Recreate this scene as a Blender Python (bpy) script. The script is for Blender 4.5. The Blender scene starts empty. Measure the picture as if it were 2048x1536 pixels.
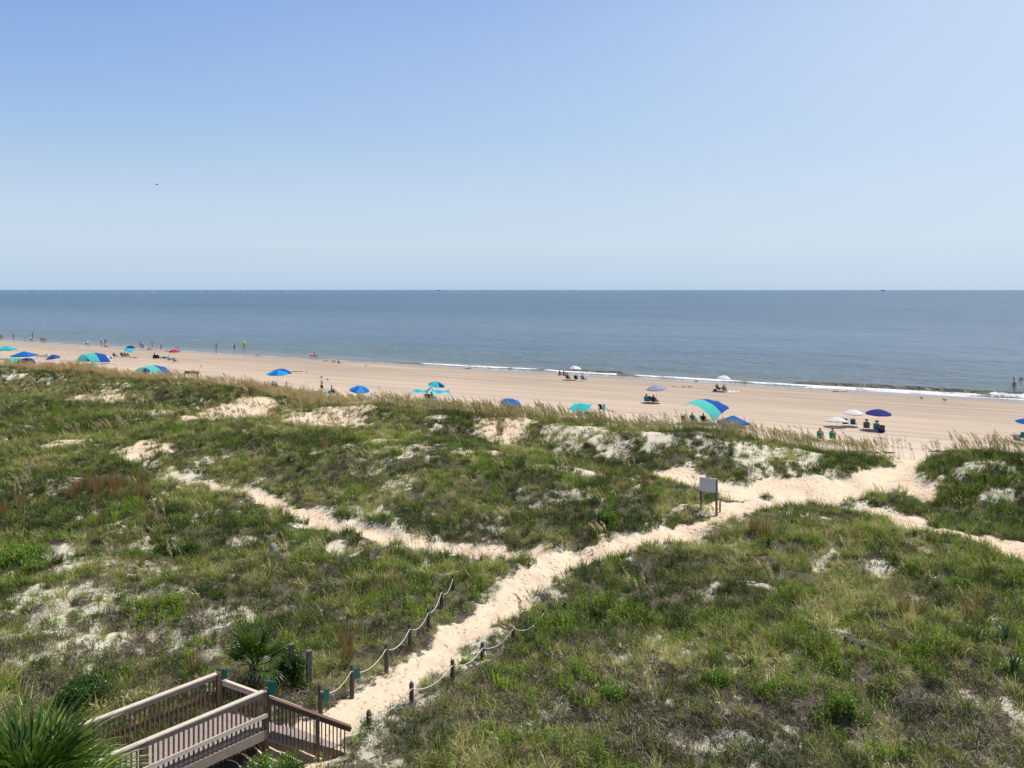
import bpy, bmesh, math, random
import numpy as np
from mathutils import Vector, Matrix, Euler
R = math.radians
scene = bpy.context.scene
COL = scene.collection

# ------------------------------------------------------------------ camera
CAM_Z, F_PX, CX, HORIZON = 15.0, 1600.0, 1024.0, 579.5
cam_d = bpy.data.cameras.new('camera')
cam = bpy.data.objects.new('camera', cam_d); COL.objects.link(cam)
cam.location = (0, 0, CAM_Z); cam.rotation_euler = (R(90), 0, 0)
cam_d.sensor_width = 36.0; cam_d.lens = 36.0 * F_PX / 2048.0
cam_d.shift_y = -(768 - HORIZON) / 2048.0
cam_d.clip_start = 0.1; cam_d.clip_end = 120000
scene.camera = cam

# ------------------------------------------------------------------ world, sun, exposure
SUN_AZ = (0.93, 0.37); SUN_EL = 64.0
world = bpy.data.worlds.new("World"); scene.world = world; world.use_nodes = True
nt = world.node_tree; nt.nodes.clear()
sky = nt.nodes.new('ShaderNodeTexSky'); sky.sky_type = 'NISHITA'; sky.sun_disc = False
sky.sun_elevation = R(SUN_EL); sky.sun_rotation = math.atan2(SUN_AZ[0], SUN_AZ[1])
sky.altitude = 0; sky.air_density = 1.0; sky.dust_density = 1.3; sky.ozone_density = 2.5
bg = nt.nodes.new('ShaderNodeBackground'); bg.inputs[1].default_value = 0.115
wo = nt.nodes.new('ShaderNodeOutputWorld')
# pale marine haze low in the sky, whiter towards the sun's side, over the physical sky higher up
_tc = nt.nodes.new('ShaderNodeTexCoord'); _sp = nt.nodes.new('ShaderNodeSeparateXYZ'); nt.links.new(_tc.outputs['Generated'], _sp.inputs[0])
_rp = nt.nodes.new('ShaderNodeValToRGB'); nt.links.new(_sp.outputs[2], _rp.inputs[0])
_el = _rp.color_ramp.elements
while len(_el) < 7: _el.new(.5)
for _e, (_p, _c) in zip(_el, [(0, (.46,.61,.78)), (.012, (.51,.645,.80)), (.055, (.585,.71,.835)), (.11, (.55,.69,.85)), (.19, (.44,.61,.85)), (.34, (.33,.49,.82)), (.8, (.13,.27,.60))]):
    _e.position = _p; _e.color = (*_c, 1)
_dp = nt.nodes.new('ShaderNodeVectorMath'); _dp.operation = 'DOT_PRODUCT'; _dp.inputs[1].default_value = (.93, .37, 0); nt.links.new(_tc.outputs['Generated'], _dp.inputs[0])
def _mr(src, a, b):
    x = nt.nodes.new('ShaderNodeMapRange'); x.interpolation_type = 'SMOOTHSTEP'; nt.links.new(src, x.inputs[0]); x.inputs[1].default_value = a; x.inputs[2].default_value = b; return x.outputs[0]
def _mx(f, a, b, mode='MIX', sc=None):
    x = nt.nodes.new('ShaderNodeMix'); x.data_type = 'RGBA'; x.blend_type = mode
    for i, v in ((0, f), (6, a), (7, b)):
        if hasattr(v, 'links'): nt.links.new(v, x.inputs[i])
        else: x.inputs[i].default_value = v
    return x.outputs[2]
def _ml(op, a, b):
    x = nt.nodes.new('ShaderNodeMath'); x.operation = op
    for i, v in ((0, a), (1, b)):
        if hasattr(v, 'links'): nt.links.new(v, x.inputs[i])
        else: x.inputs[i].default_value = v
    return x.outputs[0]
_up = _mr(_sp.outputs[2], .0, .36)
_c1 = _mx(_ml('MULTIPLY', _mr(_dp.outputs['Value'], .45, -.4), _up), _rp.outputs[0], (.60, .74, .90, 1), 'MULTIPLY')
_c1 = _mx(_ml('MULTIPLY', _mr(_dp.outputs['Value'], .25, 1.15), _ml('ADD', .35, _ml('MULTIPLY', _up, .5))), _c1, (.76, .86, 1.0, 1))
_sc = nt.nodes.new('ShaderNodeVectorMath'); _sc.operation = 'SCALE'; _sc.inputs['Scale'].default_value = 1/.115; nt.links.new(_c1, _sc.inputs[0])
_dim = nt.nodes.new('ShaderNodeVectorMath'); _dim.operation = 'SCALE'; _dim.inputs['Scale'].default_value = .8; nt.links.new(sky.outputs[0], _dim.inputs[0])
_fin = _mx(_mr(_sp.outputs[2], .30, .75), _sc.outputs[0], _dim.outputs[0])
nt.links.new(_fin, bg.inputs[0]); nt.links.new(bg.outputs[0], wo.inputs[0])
sd = bpy.data.lights.new('sun', 'SUN'); sun = bpy.data.objects.new('sun', sd); COL.objects.link(sun)
sd.energy = 5.0; sd.angle = R(0.53); sd.color = (1.0, 0.965, 0.90)
h = math.hypot(*SUN_AZ)
sv = Vector((SUN_AZ[0]/h*math.cos(R(SUN_EL)), SUN_AZ[1]/h*math.cos(R(SUN_EL)), math.sin(R(SUN_EL))))
sun.rotation_euler = sv.to_track_quat('Z', 'Y').to_euler()
scene.view_settings.view_transform = 'Standard'; scene.view_settings.look = 'None'
scene.view_settings.exposure = 0.0; scene.view_settings.gamma = 1.0
scene.view_settings.use_curve_mapping = False
scene.cycles.max_bounces = 6; scene.cycles.diffuse_bounces = 3; scene.cycles.glossy_bounces = 2
scene.cycles.transmission_bounces = 3; scene.cycles.transparent_max_bounces = 4

# ------------------------------------------------------------------ tags
GROUPS = {'beach chair': 'beach chairs set out on the sand', 'umbrella': 'sun umbrellas planted on the beach', 'person': 'people on the beach and in the shallows', 'yucca': 'yuccas scattered over the dunes', 'rope fence': 'rope fences along the path', 'palm': 'fan palms round the boardwalk', 'bird': 'birds', 'towel': 'beach towels', 'cooler': 'coolers on the beach', 'bag': 'beach bags', 'canopy': 'peaked canopies', 'beach shade': 'arched fabric shades', 'shade sail': 'low turquoise shades', 'shrub': 'leafy shrubs among the dune grass', 'flowering shrub': 'pale flowering mounds', 'post': 'single posts', 'ship': 'ships on the horizon', 'bunch grass': 'single brown grass tufts'}
def tag(o, label=None, cat=None, group=None, kind=None):
    if label: o['label'] = label
    if cat: o['category'] = cat
    if not group and cat in GROUPS: group = GROUPS[cat]
    if group: o['group'] = group
    if kind: o['kind'] = kind
    elif cat: o['kind'] = 'thing'
    return o
def empty(name, loc, rz=0.0, label=None, cat=None, group=None):
    o = bpy.data.objects.new(name, None); COL.objects.link(o)
    o.location = loc; o.rotation_euler = (0, 0, rz); o.empty_display_size = 0.2
    return tag(o, label, cat, group)
def link(name, me, mat=None, parent=None, loc=None, rot=None, scale=None):
    o = bpy.data.objects.new(name, me); COL.objects.link(o)
    if mat is not None:
        if len(me.materials) == 0: me.materials.append(mat)
        elif me.materials[0] is not mat:
            o.material_slots[0].link = 'OBJECT'; o.material_slots[0].material = mat
    if parent is not None: o.parent = parent
    if loc is not None: o.location = loc
    if rot is not None: o.rotation_euler = rot
    if scale is not None: o.scale = scale
    return o

# ------------------------------------------------------------------ mesh collector
class MB:
    def __init__(s): s.v = []; s.f = []; s.m = []
    def face(s, idx, m=0): s.f.append(tuple(idx)); s.m.append(m)
    def box(s, c, size, rot=None, m=0, bevel=0):
        b = len(s.v); M = Euler(rot).to_matrix() if rot is not None else None
        hx, hy, hz = size[0]/2, size[1]/2, size[2]/2
        for x, y, z in ((-1,-1,-1),(1,-1,-1),(1,1,-1),(-1,1,-1),(-1,-1,1),(1,-1,1),(1,1,1),(-1,1,1)):
            p = Vector((x*hx, y*hy, z*hz))
            if M is not None: p = M @ p
            s.v.append((c[0]+p.x, c[1]+p.y, c[2]+p.z))
        for q in ((0,3,2,1),(4,5,6,7),(0,1,5,4),(1,2,6,5),(2,3,7,6),(3,0,4,7)):
            s.face([b+i for i in q], m)
        return s
    def beam(s, a, b, w, h, m=0):
        """board from a to b, w across (horizontal), h high"""
        a = Vector(a); b = Vector(b); d = (b-a).normalized()
        side = d.cross(Vector((0,0,1)))
        side = side.normalized() if side.length > 1e-4 else Vector((1,0,0))
        up = side.cross(d).normalized()
        k = len(s.v)
        for p in (a, b):
            for x, y in ((-1,-1),(1,-1),(1,1),(-1,1)):
                q = p + side*(x*w/2) + up*(y*h/2); s.v.append(tuple(q))
        for q in ((0,3,2,1),(4,5,6,7),(0,1,5,4),(1,2,6,5),(2,3,7,6),(3,0,4,7)):
            s.face([k+i for i in q], m)
        return s
    def tube(s, pts, r, n=6, m=0, cap=True):
        pts = [Vector(p) for p in pts]; rr = r if isinstance(r, (list, tuple)) else [r]*len(pts)
        rings = []
        for i, p in enumerate(pts):
            d = (pts[min(i+1, len(pts)-1)] - pts[max(i-1, 0)]).normalized()
            ref = Vector((0,0,1)) if abs(d.z) < 0.9 else Vector((1,0,0))
            x = d.cross(ref).normalized(); y = d.cross(x).normalized(); ring = []
            for k in range(n):
                a = 2*math.pi*k/n; q = p + x*(math.cos(a)*rr[i]) + y*(math.sin(a)*rr[i])
                ring.append(len(s.v)); s.v.append(tuple(q))
            rings.append(ring)
        for A, B in zip(rings, rings[1:]):
            for k in range(n): s.face((A[k], A[(k+1)%n], B[(k+1)%n], B[k]), m)
        if cap: s.face(rings[0][::-1], m); s.face(rings[-1], m)
        return s
    def ell(s, c, r, n=10, k=6, m=0, zmin=-1.0, rot=None):
        b0 = len(s.v); M = Euler(rot).to_matrix() if rot is not None else None
        th0 = math.acos(max(-1, min(1, zmin)))
        for j in range(k+1):
            th = th0*j/k
            for i in range(n):
                a = 2*math.pi*i/n
                p = Vector((r[0]*math.sin(th)*math.cos(a), r[1]*math.sin(th)*math.sin(a), r[2]*math.cos(th)))
                if M is not None: p = M @ p
                s.v.append((c[0]+p.x, c[1]+p.y, c[2]+p.z))
        for j in range(k):
            for i in range(n):
                A = b0+j*n+i; B = b0+j*n+(i+1)%n
                s.face((A, A+n, B+n, B), m)
        return s
    def sheet(s, fn, nu, nv, m=0, mfn=None, thick=0.0):
        b = len(s.v)
        for i in range(nu+1):
            for j in range(nv+1): s.v.append(tuple(fn(i/nu, j/nv)))
        for i in range(nu):
            for j in range(nv):
                a = b+i*(nv+1)+j
                s.face((a, a+nv+1, a+nv+2, a+1), mfn((i+.5)/nu, (j+.5)/nv) if mfn else m)
        return s
    def mesh(s, name, smooth=False):
        me = bpy.data.meshes.new(name); me.from_pydata(s.v, [], s.f)
        if any(s.m): me.polygons.foreach_set('material_index', s.m)
        if smooth: me.polygons.foreach_set('use_smooth', [True]*len(s.f))
        me.update(); return me
    def build(s, name, mat, parent=None, smooth=False, **kw):
        me = s.mesh(name, smooth)
        if isinstance(mat, (list, tuple)):
            for x in mat: me.materials.append(x)
            return link(name, me, None, parent, **kw)
        return link(name, me, mat, parent, **kw)

# ------------------------------------------------------------------ noise
_lat = np.random.RandomState(11).rand(256, 256)
def vnoise(x, y, seed=0):
    x = np.asarray(x, float) + seed*17.31; y = np.asarray(y, float) + seed*9.77
    xi = np.floor(x).astype(int); yi = np.floor(y).astype(int)
    fx = x-xi; fy = y-yi; fx = fx*fx*(3-2*fx); fy = fy*fy*(3-2*fy)
    a = _lat[xi & 255, yi & 255]; b = _lat[(xi+1) & 255, yi & 255]
    c = _lat[xi & 255, (yi+1) & 255]; d = _lat[(xi+1) & 255, (yi+1) & 255]
    return (a*(1-fx)+b*fx)*(1-fy) + (c*(1-fx)+d*fx)*fy
def fbm(x, y, seed=0, oct=4):
    t = 0; a = .5; n = 0
    for k in range(oct):
        t = t + a*vnoise(x*2**k, y*2**k, seed+k*3); n += a; a *= .5
    return t/n
def sstep(a, b, x):
    t = np.clip((np.asarray(x, float)-a)/(b-a), 0, 1); return t*t*(3-2*t)

# ------------------------------------------------------------------ terrain: s = distance towards the sea, t = along the shore
def st(X, Y): return 0.508*X + 0.861*Y, 0.861*X - 0.508*Y
def inv_st(s, t): return 0.508*s + 0.861*t, 0.861*s - 0.508*t
SHORE = 129.0
def beach_z(s):
    return np.where(s < SHORE, 1.15*np.power(np.clip((SHORE-s)/57., 0, 3), 1.15), -(s-SHORE)*0.016)
def g(x, c, w): return np.exp(-((x-c)/w)**2)
def height(X, Y):
    X = np.asarray(X, float); Y = np.asarray(Y, float)
    s, t = st(X, Y)
    z = 1.75 + 0.55*(fbm(X/9., Y/9., 1, 3)-.5)*2 + 0.35*(fbm(X/3., Y/3., 5, 3)-.5)*2*0.8
    # foredune ridge
    sc = 64 + 3.2*(vnoise(t/13., 3.1, 2)-.5)*2
    gap = (1 - g(t, -5.6, 2.9))*(1-.5*g(t, -63, 5.5))
    amp = 1.12 + 0.7*(vnoise(t/9., 7.7, 4)-.5) + .25*(1-sstep(-85, -60, t))
    front = np.where(s < sc, 4.2, 6.0)
    z = z + amp*gap*np.exp(-np.abs((s-sc)/front)**2.4)
    z = z - 0.35*g(s, 55, 4)
    # middle dune
    mid = sstep(-70, -54, t)*(1-sstep(-24, -12, t))
    z = z + 1.45*mid*np.exp(-np.abs((s-47)/8.5)**2.6)
    # left dunes
    z = z + 1.0*g(s, 49, 6)*g(t, -88, 14) + 0.8*g(s, 37, 6)*g(t, -60, 9)
    # right front dune
    z = z + 0.75*g(X, 19, 8)*g(Y, 41, 4.0) + 0.55*g(X, 12, 6)*g(Y, 29.5, 3.0) + 0.8*g(X, 36, 7)*g(Y, 56, 4)
    # hollows and hummocks
    z = z + 0.40*(fbm(X/1.5, Y/1.5, 9, 4)-.5)*2*(1-sstep(40, 75, Y))
    # quiet round the stairs
    q = g(X, -5.0, 5.0)*g(Y, 24, 4.5); z = z*(1-q*.9) + 1.95*q*.9
    b = beach_z(s); k = sstep(65.5, 74, s)
    return z*(1-k) + b*k
def hit(px, py, beach=False):
    """where the line of sight through a photo pixel meets the ground"""
    u = (px-CX)/F_PX; w = (py-HORIZON)/F_PX
    if beach:
        Y = 13.5/w
        for _ in range(12):
            s, _t = st(u*Y, Y); z = float(beach_z(s)); Y = (CAM_Z-z)/w
        return Vector((u*Y, Y, z))
    Ys = np.linspace(12, 330, 9000); z = height(u*Ys, Ys); ray = CAM_Z - w*Ys
    i = int(np.argmax(z > ray)); Y = Ys[i]
    return Vector((u*Y, Y, float(height(u*Y, Y))))
def ground(x, y): return float(height(x, y))

# bare ground: paths (photo polyline, half width in metres) ------------------
PATHS = [
 ([(600,1475),(655,1462),(700,1425),(740,1398),(815,1352),(905,1288),(985,1226),(1045,1176),(1110,1128),(1190,1098),(1300,1082),(1385,1062)], 0.80),
 ([(1385,1062),(1425,1044),(1462,1020)], 0.45),
 ([(1462,1014),(1500,1006),(1570,1000),(1660,985),(1740,966),(1800,945)], 1.35),
 ([(1800,945),(1822,930),(1832,915),(1850,895)], .95),
 ([(1350,952),(1400,968),(1470,985),(1570,992)], 2.0),
 ([(395,965),(455,982),(560,1016),(650,1046),(760,1071),(870,1092),(940,1101),(1060,1112)], 0.6),
 ([(1790,955),(1850,990)], .8), ([(1745,1030),(1800,1043),(1870,1055),(1960,1072),(2060,1088)], 1.2), ([(1450,984),(1560,978),(1640,972)], 1.6),
 ([(545,1540),(590,1518),(640,1500)], 0.8),
]
WP = []
for pl, w in PATHS:
    pts = [hit(*p) for p in pl]; WP.append((np.array([(p.x, p.y) for p in pts]), w))
def pathdist(X, Y):
    """signed: metres outside the path edge (negative inside)"""
    best = np.full(np.shape(X), 99.0)
    wob = (fbm(np.asarray(X)/1.3, np.asarray(Y)/1.3, 21, 3)-.5)*1.3
    for P, w in WP:
        for a, b in zip(P[:-1], P[1:]):
            d = b-a; L = d@d
            k = np.clip(((X-a[0])*d[0]+(Y-a[1])*d[1])/L, 0, 1)
            q = np.hypot(X-a[0]-k*d[0], Y-a[1]-k*d[1]) - w
            best = np.minimum(best, q)
    return best + wob*0.8 + (fbm(np.asarray(X)/.35, np.asarray(Y)/.35, 23, 2)-.5)*.5
# bare patches: photo centre, photo radii, strength, orange share
PATCH = [((640,798),(60,14),.9,.9),((150,884),(60,12),1,.9),((180,800),(80,9),1,.9),((300,822),(90,10),.8,.3),((760,884),(40,8),.8,.1),((850,895),(60,9),.85,.2),((930,905),(40,8),.7,.3),((1100,932),(50,9),.8,.3),((1180,945),(60,10),.85,.2),((1270,960),(70,10),.85,.3),((455,838),(80,30),1.4,1.0),((500,822),(50,16),1.2,1.0),((590,850),(60,16),1.1,.6),((165,880),(30,12),.9,.9),((285,902),(62,15),1,1),((350,945),(60,16),.75,.2),((300,925),(50,8),.7,.2),((650,838),(105,30),1.15,.6),((1005,846),(60,26),1.3,.8),((850,893),(110,9),1.0,.3),
 ((1005,908),(50,11),1,1),((180,800),(60,8),.8,.8),((310,825),(80,12),.6,.1),((870,845),(30,20),.6,.0),
 ((1130,865),(55,30),.78,.1),((1210,870),(50,30),.8,.1),((1310,872),(45,26),.72,.1),((1400,885),(50,24),.6,0),((1500,905),(60,28),.85,.1),((1590,912),(60,28),.85,0),((1740,908),(50,14),.7,.1),
 ((1640,960),(110,26),.75,.1),((30,750),(60,10),.6,0),((80,765),(60,8),.5,0),((230,775),(50,12),.5,0),((260,800),(45,10),.4,0),
 ((1960,930),(80,10),.7,0),((2000,990),(50,10),.6,0),((60,1250),(190,70),.66,0),((260,1300),(220,70),.62,0),((160,1190),(240,40),.62,0),((460,1230),(120,60),.5,0),((1180,1480),(120,40),.6,0),((1420,1490),(150,30),.6,0),((200,1130),(180,18),.6,0),((380,1240),(120,50),.35,0),
 ((240,1400),(90,30),.7,.2),((520,1180),(120,60),.25,0),((1230,1195),(70,24),.6,0),((1320,1310),(30,10),.7,0),((1240,1420),(60,20),.5,0),((1330,1470),(90,30),.5,0),((1480,1420),(90,40),.45,0),((1540,1500),(70,40),.5,0),
 ((900,1150),(60,10),.3,0),((790,1465),(60,20),.5,0),((620,1400),(60,30),.6,0),((820,1500),(90,30),.4,0),((1920,1200),(50,20),.4,0),((1990,1240),(60,20),.4,0),((700,1240),(60,30),.35,0),((470,1080),(80,14),.5,0),((1620,1140),(30,8),.5,0),((560,1110),(60,16),.35,0),((1910,1500),(60,20),.3,0),
 ((560,1090),(60,10),.3,0),((100,965),(30,14),.5,0),((470,905),(40,10),.4,0),((380,930),(60,10),.5,.1),((700,1040),(60,8),.35,0),((1830,1460),(70,20),.35,0)]
WPATCH = []
for (c, r, k, o) in PATCH:
    p = hit(*c); WPATCH.append((p.x, p.y, r[0]*p.y/F_PX, max(0.5, r[1]*p.y*p.y/(F_PX*(CAM_Z-p.z))*0.8), k, o))
def bare(X, Y):
    X = np.asarray(X, float); Y = np.asarray(Y, float)
    d = pathdist(X, Y); path = 1-sstep(-.25, .35, d)
    near = 1-sstep(0.0, 1.6, d)
    pb = np.zeros(X.shape); po = np.zeros(X.shape)
    for (x, y, rx, ry, k, o) in WPATCH:
        e = 1.1*k*np.exp(-(((X-x)/rx)**2+((Y-y)/ry)**2)**1.3)
        pb = np.maximum(pb, e); po = np.maximum(po, e*o)
    n = fbm(X/1.6, Y/1.6, 31, 4)
    n_f = fbm(X/.55, Y/.8, 37, 3)
    pn = sstep(.44, .74, (n*.45+n_f*.55)*.80 + pb*.36)          # patchy
    n2 = sstep(.53, .72, fbm(X/2.6, Y/2.6, 47, 4)*.55+n_f*.45)*.7
    s, t = st(X, Y)
    bt = sstep(68.5, 72.5, s + 2.5*(n-.5))
    b = np.clip(np.maximum.reduce([path, pn*np.clip(pb*1.6, 0, 1), n2, near*.55*sstep(.4, .6, n), bt]), 0, 1)
    orange = np.clip(np.maximum.reduce([path, po*1.4, bt]), 0, 1)
    return b, orange, path

# ------------------------------------------------------------------ material helpers
def nmat(name):
    m = bpy.data.materials.new(name); m.use_nodes = True; n = m.node_tree; n.nodes.clear()
    out = n.nodes.new('ShaderNodeOutputMaterial'); return m, n, out
def N(n, typ, **kw):
    x = n.nodes.new(typ)
    for k, v in kw.items(): setattr(x, k, v)
    return x
def mixc(n, fac, a, b, mode='MIX'):
    x = n.nodes.new('ShaderNodeMix'); x.data_type = 'RGBA'; x.blend_type = mode
    for i, v in ((0, fac), (6, a), (7, b)):
        if hasattr(v, 'links'): n.links.new(v, x.inputs[i])
        elif i == 0: x.inputs[0].default_value = v
        else: x.inputs[i].default_value = (*v, 1)
    return x.outputs[2]
def noise(n, vec, scale, detail=3, rough=.55):
    x = n.nodes.new('ShaderNodeTexNoise'); x.inputs['Scale'].default_value = scale
    x.inputs['Detail'].default_value = detail; x.inputs['Roughness'].default_value = rough
    if vec is not None: n.links.new(vec, x.inputs['Vector'])
    return x.outputs['Fac']
def ramp(n, fac, a, b, lo=0., hi=1.):
    x = n.nodes.new('ShaderNodeMapRange'); x.interpolation_type = 'SMOOTHSTEP'
    n.links.new(fac, x.inputs[0]); x.inputs[1].default_value = a; x.inputs[2].default_value = b
    x.inputs[3].default_value = lo; x.inputs[4].default_value = hi; return x.outputs[0]
def mth(n, op, a, b=None):
    x = n.nodes.new('ShaderNodeMath'); x.operation = op
    for i, v in ((0, a), (1, b)):
        if v is None: continue
        if hasattr(v, 'links'): n.links.new(v, x.inputs[i])
        else: x.inputs[i].default_value = v
    return x.outputs[0]
def attr(n, name, inst=False):
    x = n.nodes.new('ShaderNodeAttribute'); x.attribute_name = name
    if inst: x.attribute_type = 'INSTANCER'
    return x
def princ(n, out, col, rough=.7, spec=.3, bump=None, bs=.3, bd=.02):
    p = n.nodes.new('ShaderNodeBsdfPrincipled'); p.inputs['Roughness'].default_value = rough
    p.inputs['Specular IOR Level'].default_value = spec
    if hasattr(col, 'links'): n.links.new(col, p.inputs['Base Color'])
    else: p.inputs['Base Color'].default_value = (*col, 1)
    if bump is not None:
        b = n.nodes.new('ShaderNodeBump'); b.inputs['Strength'].default_value = bs; b.inputs['Distance'].default_value = bd
        n.links.new(bump, b.inputs['Height']); n.links.new(b.outputs[0], p.inputs['Normal'])
    n.links.new(p.outputs[0], out.inputs[0]); return p
_mc = {}
def plain(name, c, rough=.7, var=.18, spec=.3, sc=6.):
    if name in _mc: return _mc[name]
    m, n, out = nmat(name); tc = N(n, 'ShaderNodeTexCoord')
    f = noise(n, tc.outputs['Object'], sc, 3)
    a = tuple(x*(1-var) for x in c); b = tuple(min(1, x*(1+var)) for x in c)
    princ(n, out, mixc(n, f, a, b), rough, spec); _mc[name] = m; return m
def cloth(name, c, tr=.25):
    if name in _mc: return _mc[name]
    m, n, out = nmat(name); tc = N(n, 'ShaderNodeTexCoord')
    f = noise(n, tc.outputs['Object'], 3, 3)
    col = mixc(n, f, tuple(x*.85 for x in c), tuple(min(.95, x*1.1) for x in c))
    d = N(n, 'ShaderNodeBsdfDiffuse'); t = N(n, 'ShaderNodeBsdfTranslucent'); mx = N(n, 'ShaderNodeMixShader')
    mx.inputs[0].default_value = tr
    for b in (d, t): n.links.new(col, b.inputs[0])
    n.links.new(d.outputs[0], mx.inputs[1]); n.links.new(t.outputs[0], mx.inputs[2]); n.links.new(mx.outputs[0], out.inputs[0])
    _mc[name] = m; return m

# sand ------------------------------------------------------------
def sand_material(kind):
    m, n, out = nmat(kind + '_sand'); geo = N(n, 'ShaderNodeNewGeometry'); P = geo.outputs['Position']
    if kind == 'beach':
        s_t = attr(n, 'st').outputs['Vector']
        mp = N(n, 'ShaderNodeMapping'); mp.inputs['Scale'].default_value = (0.035, .55, 1); n.links.new(s_t, mp.inputs[0])
        band = noise(n, mp.outputs[0], 1.0, 5, .6)
        mp2 = N(n, 'ShaderNodeMapping'); mp2.inputs['Scale'].default_value = (0.012, .12, 1); n.links.new(s_t, mp2.inputs[0])
        band2 = noise(n, mp2.outputs[0], 1.0, 3, .5)
        sep = N(n, 'ShaderNodeSeparateXYZ'); n.links.new(s_t, sep.inputs[0]); s = sep.outputs[1]
        sw = mth(n, 'ADD', s, mth(n, 'MULTIPLY', band2, 14.0))
        dry = (.61, .505, .405); damp = (.32, .256, .20); wet = (.24, .19, .145)
        c = mixc(n, ramp(n, sw, 82, 98), dry, (.44, .35, .27))
        c = mixc(n, ramp(n, sw, 100, 122), c, damp)
        c = mixc(n, ramp(n, band, .42, .62), c, mixc(n, .5, c, (.60, .44, .31)), 'MIX')
        c = mixc(n, ramp(n, band, .52, .34, 0, .6), c, (.40, .32, .25))
        sw2 = mth(n, 'ADD', s, mth(n, 'MULTIPLY', band2, 3.0)); wetf = ramp(n, sw2, SHORE-4.5, SHORE-.5)
        c = mixc(n, wetf, c, wet)
        # wrack line and small dark weed scraps
        wr = noise(n, mp.outputs[0], 9.0, 4, .7)
        line = mth(n, 'MULTIPLY', ramp(n, mth(n, 'ABSOLUTE', mth(n, 'SUBTRACT', sw, 93.0)), .7, .0), ramp(n, wr, .42, .60))
        c = mixc(n, mth(n, 'MULTIPLY', line, .55), c, (.22, .17, .12))
        fine = noise(n, P, 3.0, 5, .7)
        c = mixc(n, ramp(n, fine, .3, .75), mixc(n, .12, c, (.1, .08, .06)), c)
        p = princ(n, out, c, .9, .2, noise(n, P, 5., 5, .7), .35, .06)
        n.links.new(ramp(n, sw2, SHORE-4.0, SHORE-.2, .9, .10), p.inputs['Roughness'])
        n.links.new(ramp(n, sw2, SHORE-4.0, SHORE-.2, .15, .7), p.inputs['Specular IOR Level'])
        return m
    path = attr(n, 'orange').outputs['Fac']; veg = attr(n, 'veg').outputs['Fac']
    n1 = noise(n, P, 9., 6, .7); n2 = noise(n, P, 1.7, 5, .6); n3 = noise(n, P, 30., 4, .7)
    white = mixc(n, n2, (.52, .475, .37), (.66, .61, .485)); orange = mixc(n, n2, (.66, .495, .345), (.75, .59, .43))
    c = mixc(n, path, white, orange)
    lit = mth(n, 'ADD', mth(n, 'MULTIPLY', n1, .8), mth(n, 'MULTIPLY', n2, .5))
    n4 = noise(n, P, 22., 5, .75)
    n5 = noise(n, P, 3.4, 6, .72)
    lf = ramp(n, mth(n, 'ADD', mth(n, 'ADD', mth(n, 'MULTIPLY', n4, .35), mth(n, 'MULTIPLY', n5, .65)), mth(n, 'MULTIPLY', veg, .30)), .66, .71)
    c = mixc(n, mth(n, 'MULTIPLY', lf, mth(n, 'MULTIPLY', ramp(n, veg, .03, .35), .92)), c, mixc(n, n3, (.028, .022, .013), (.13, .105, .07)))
    vor = N(n, 'ShaderNodeTexVoronoi'); vor.inputs['Scale'].default_value = 3.2; n.links.new(P, vor.inputs['Vector']); 
    foot = mth(n, 'MULTIPLY', ramp(n, vor.outputs['Distance'], .12, .42), path)
    hgt = mth(n, 'ADD', mth(n, 'MULTIPLY', foot, 1.1), n1)
    princ(n, out, c, .95, .1, hgt, .8, .065)
    return m

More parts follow.
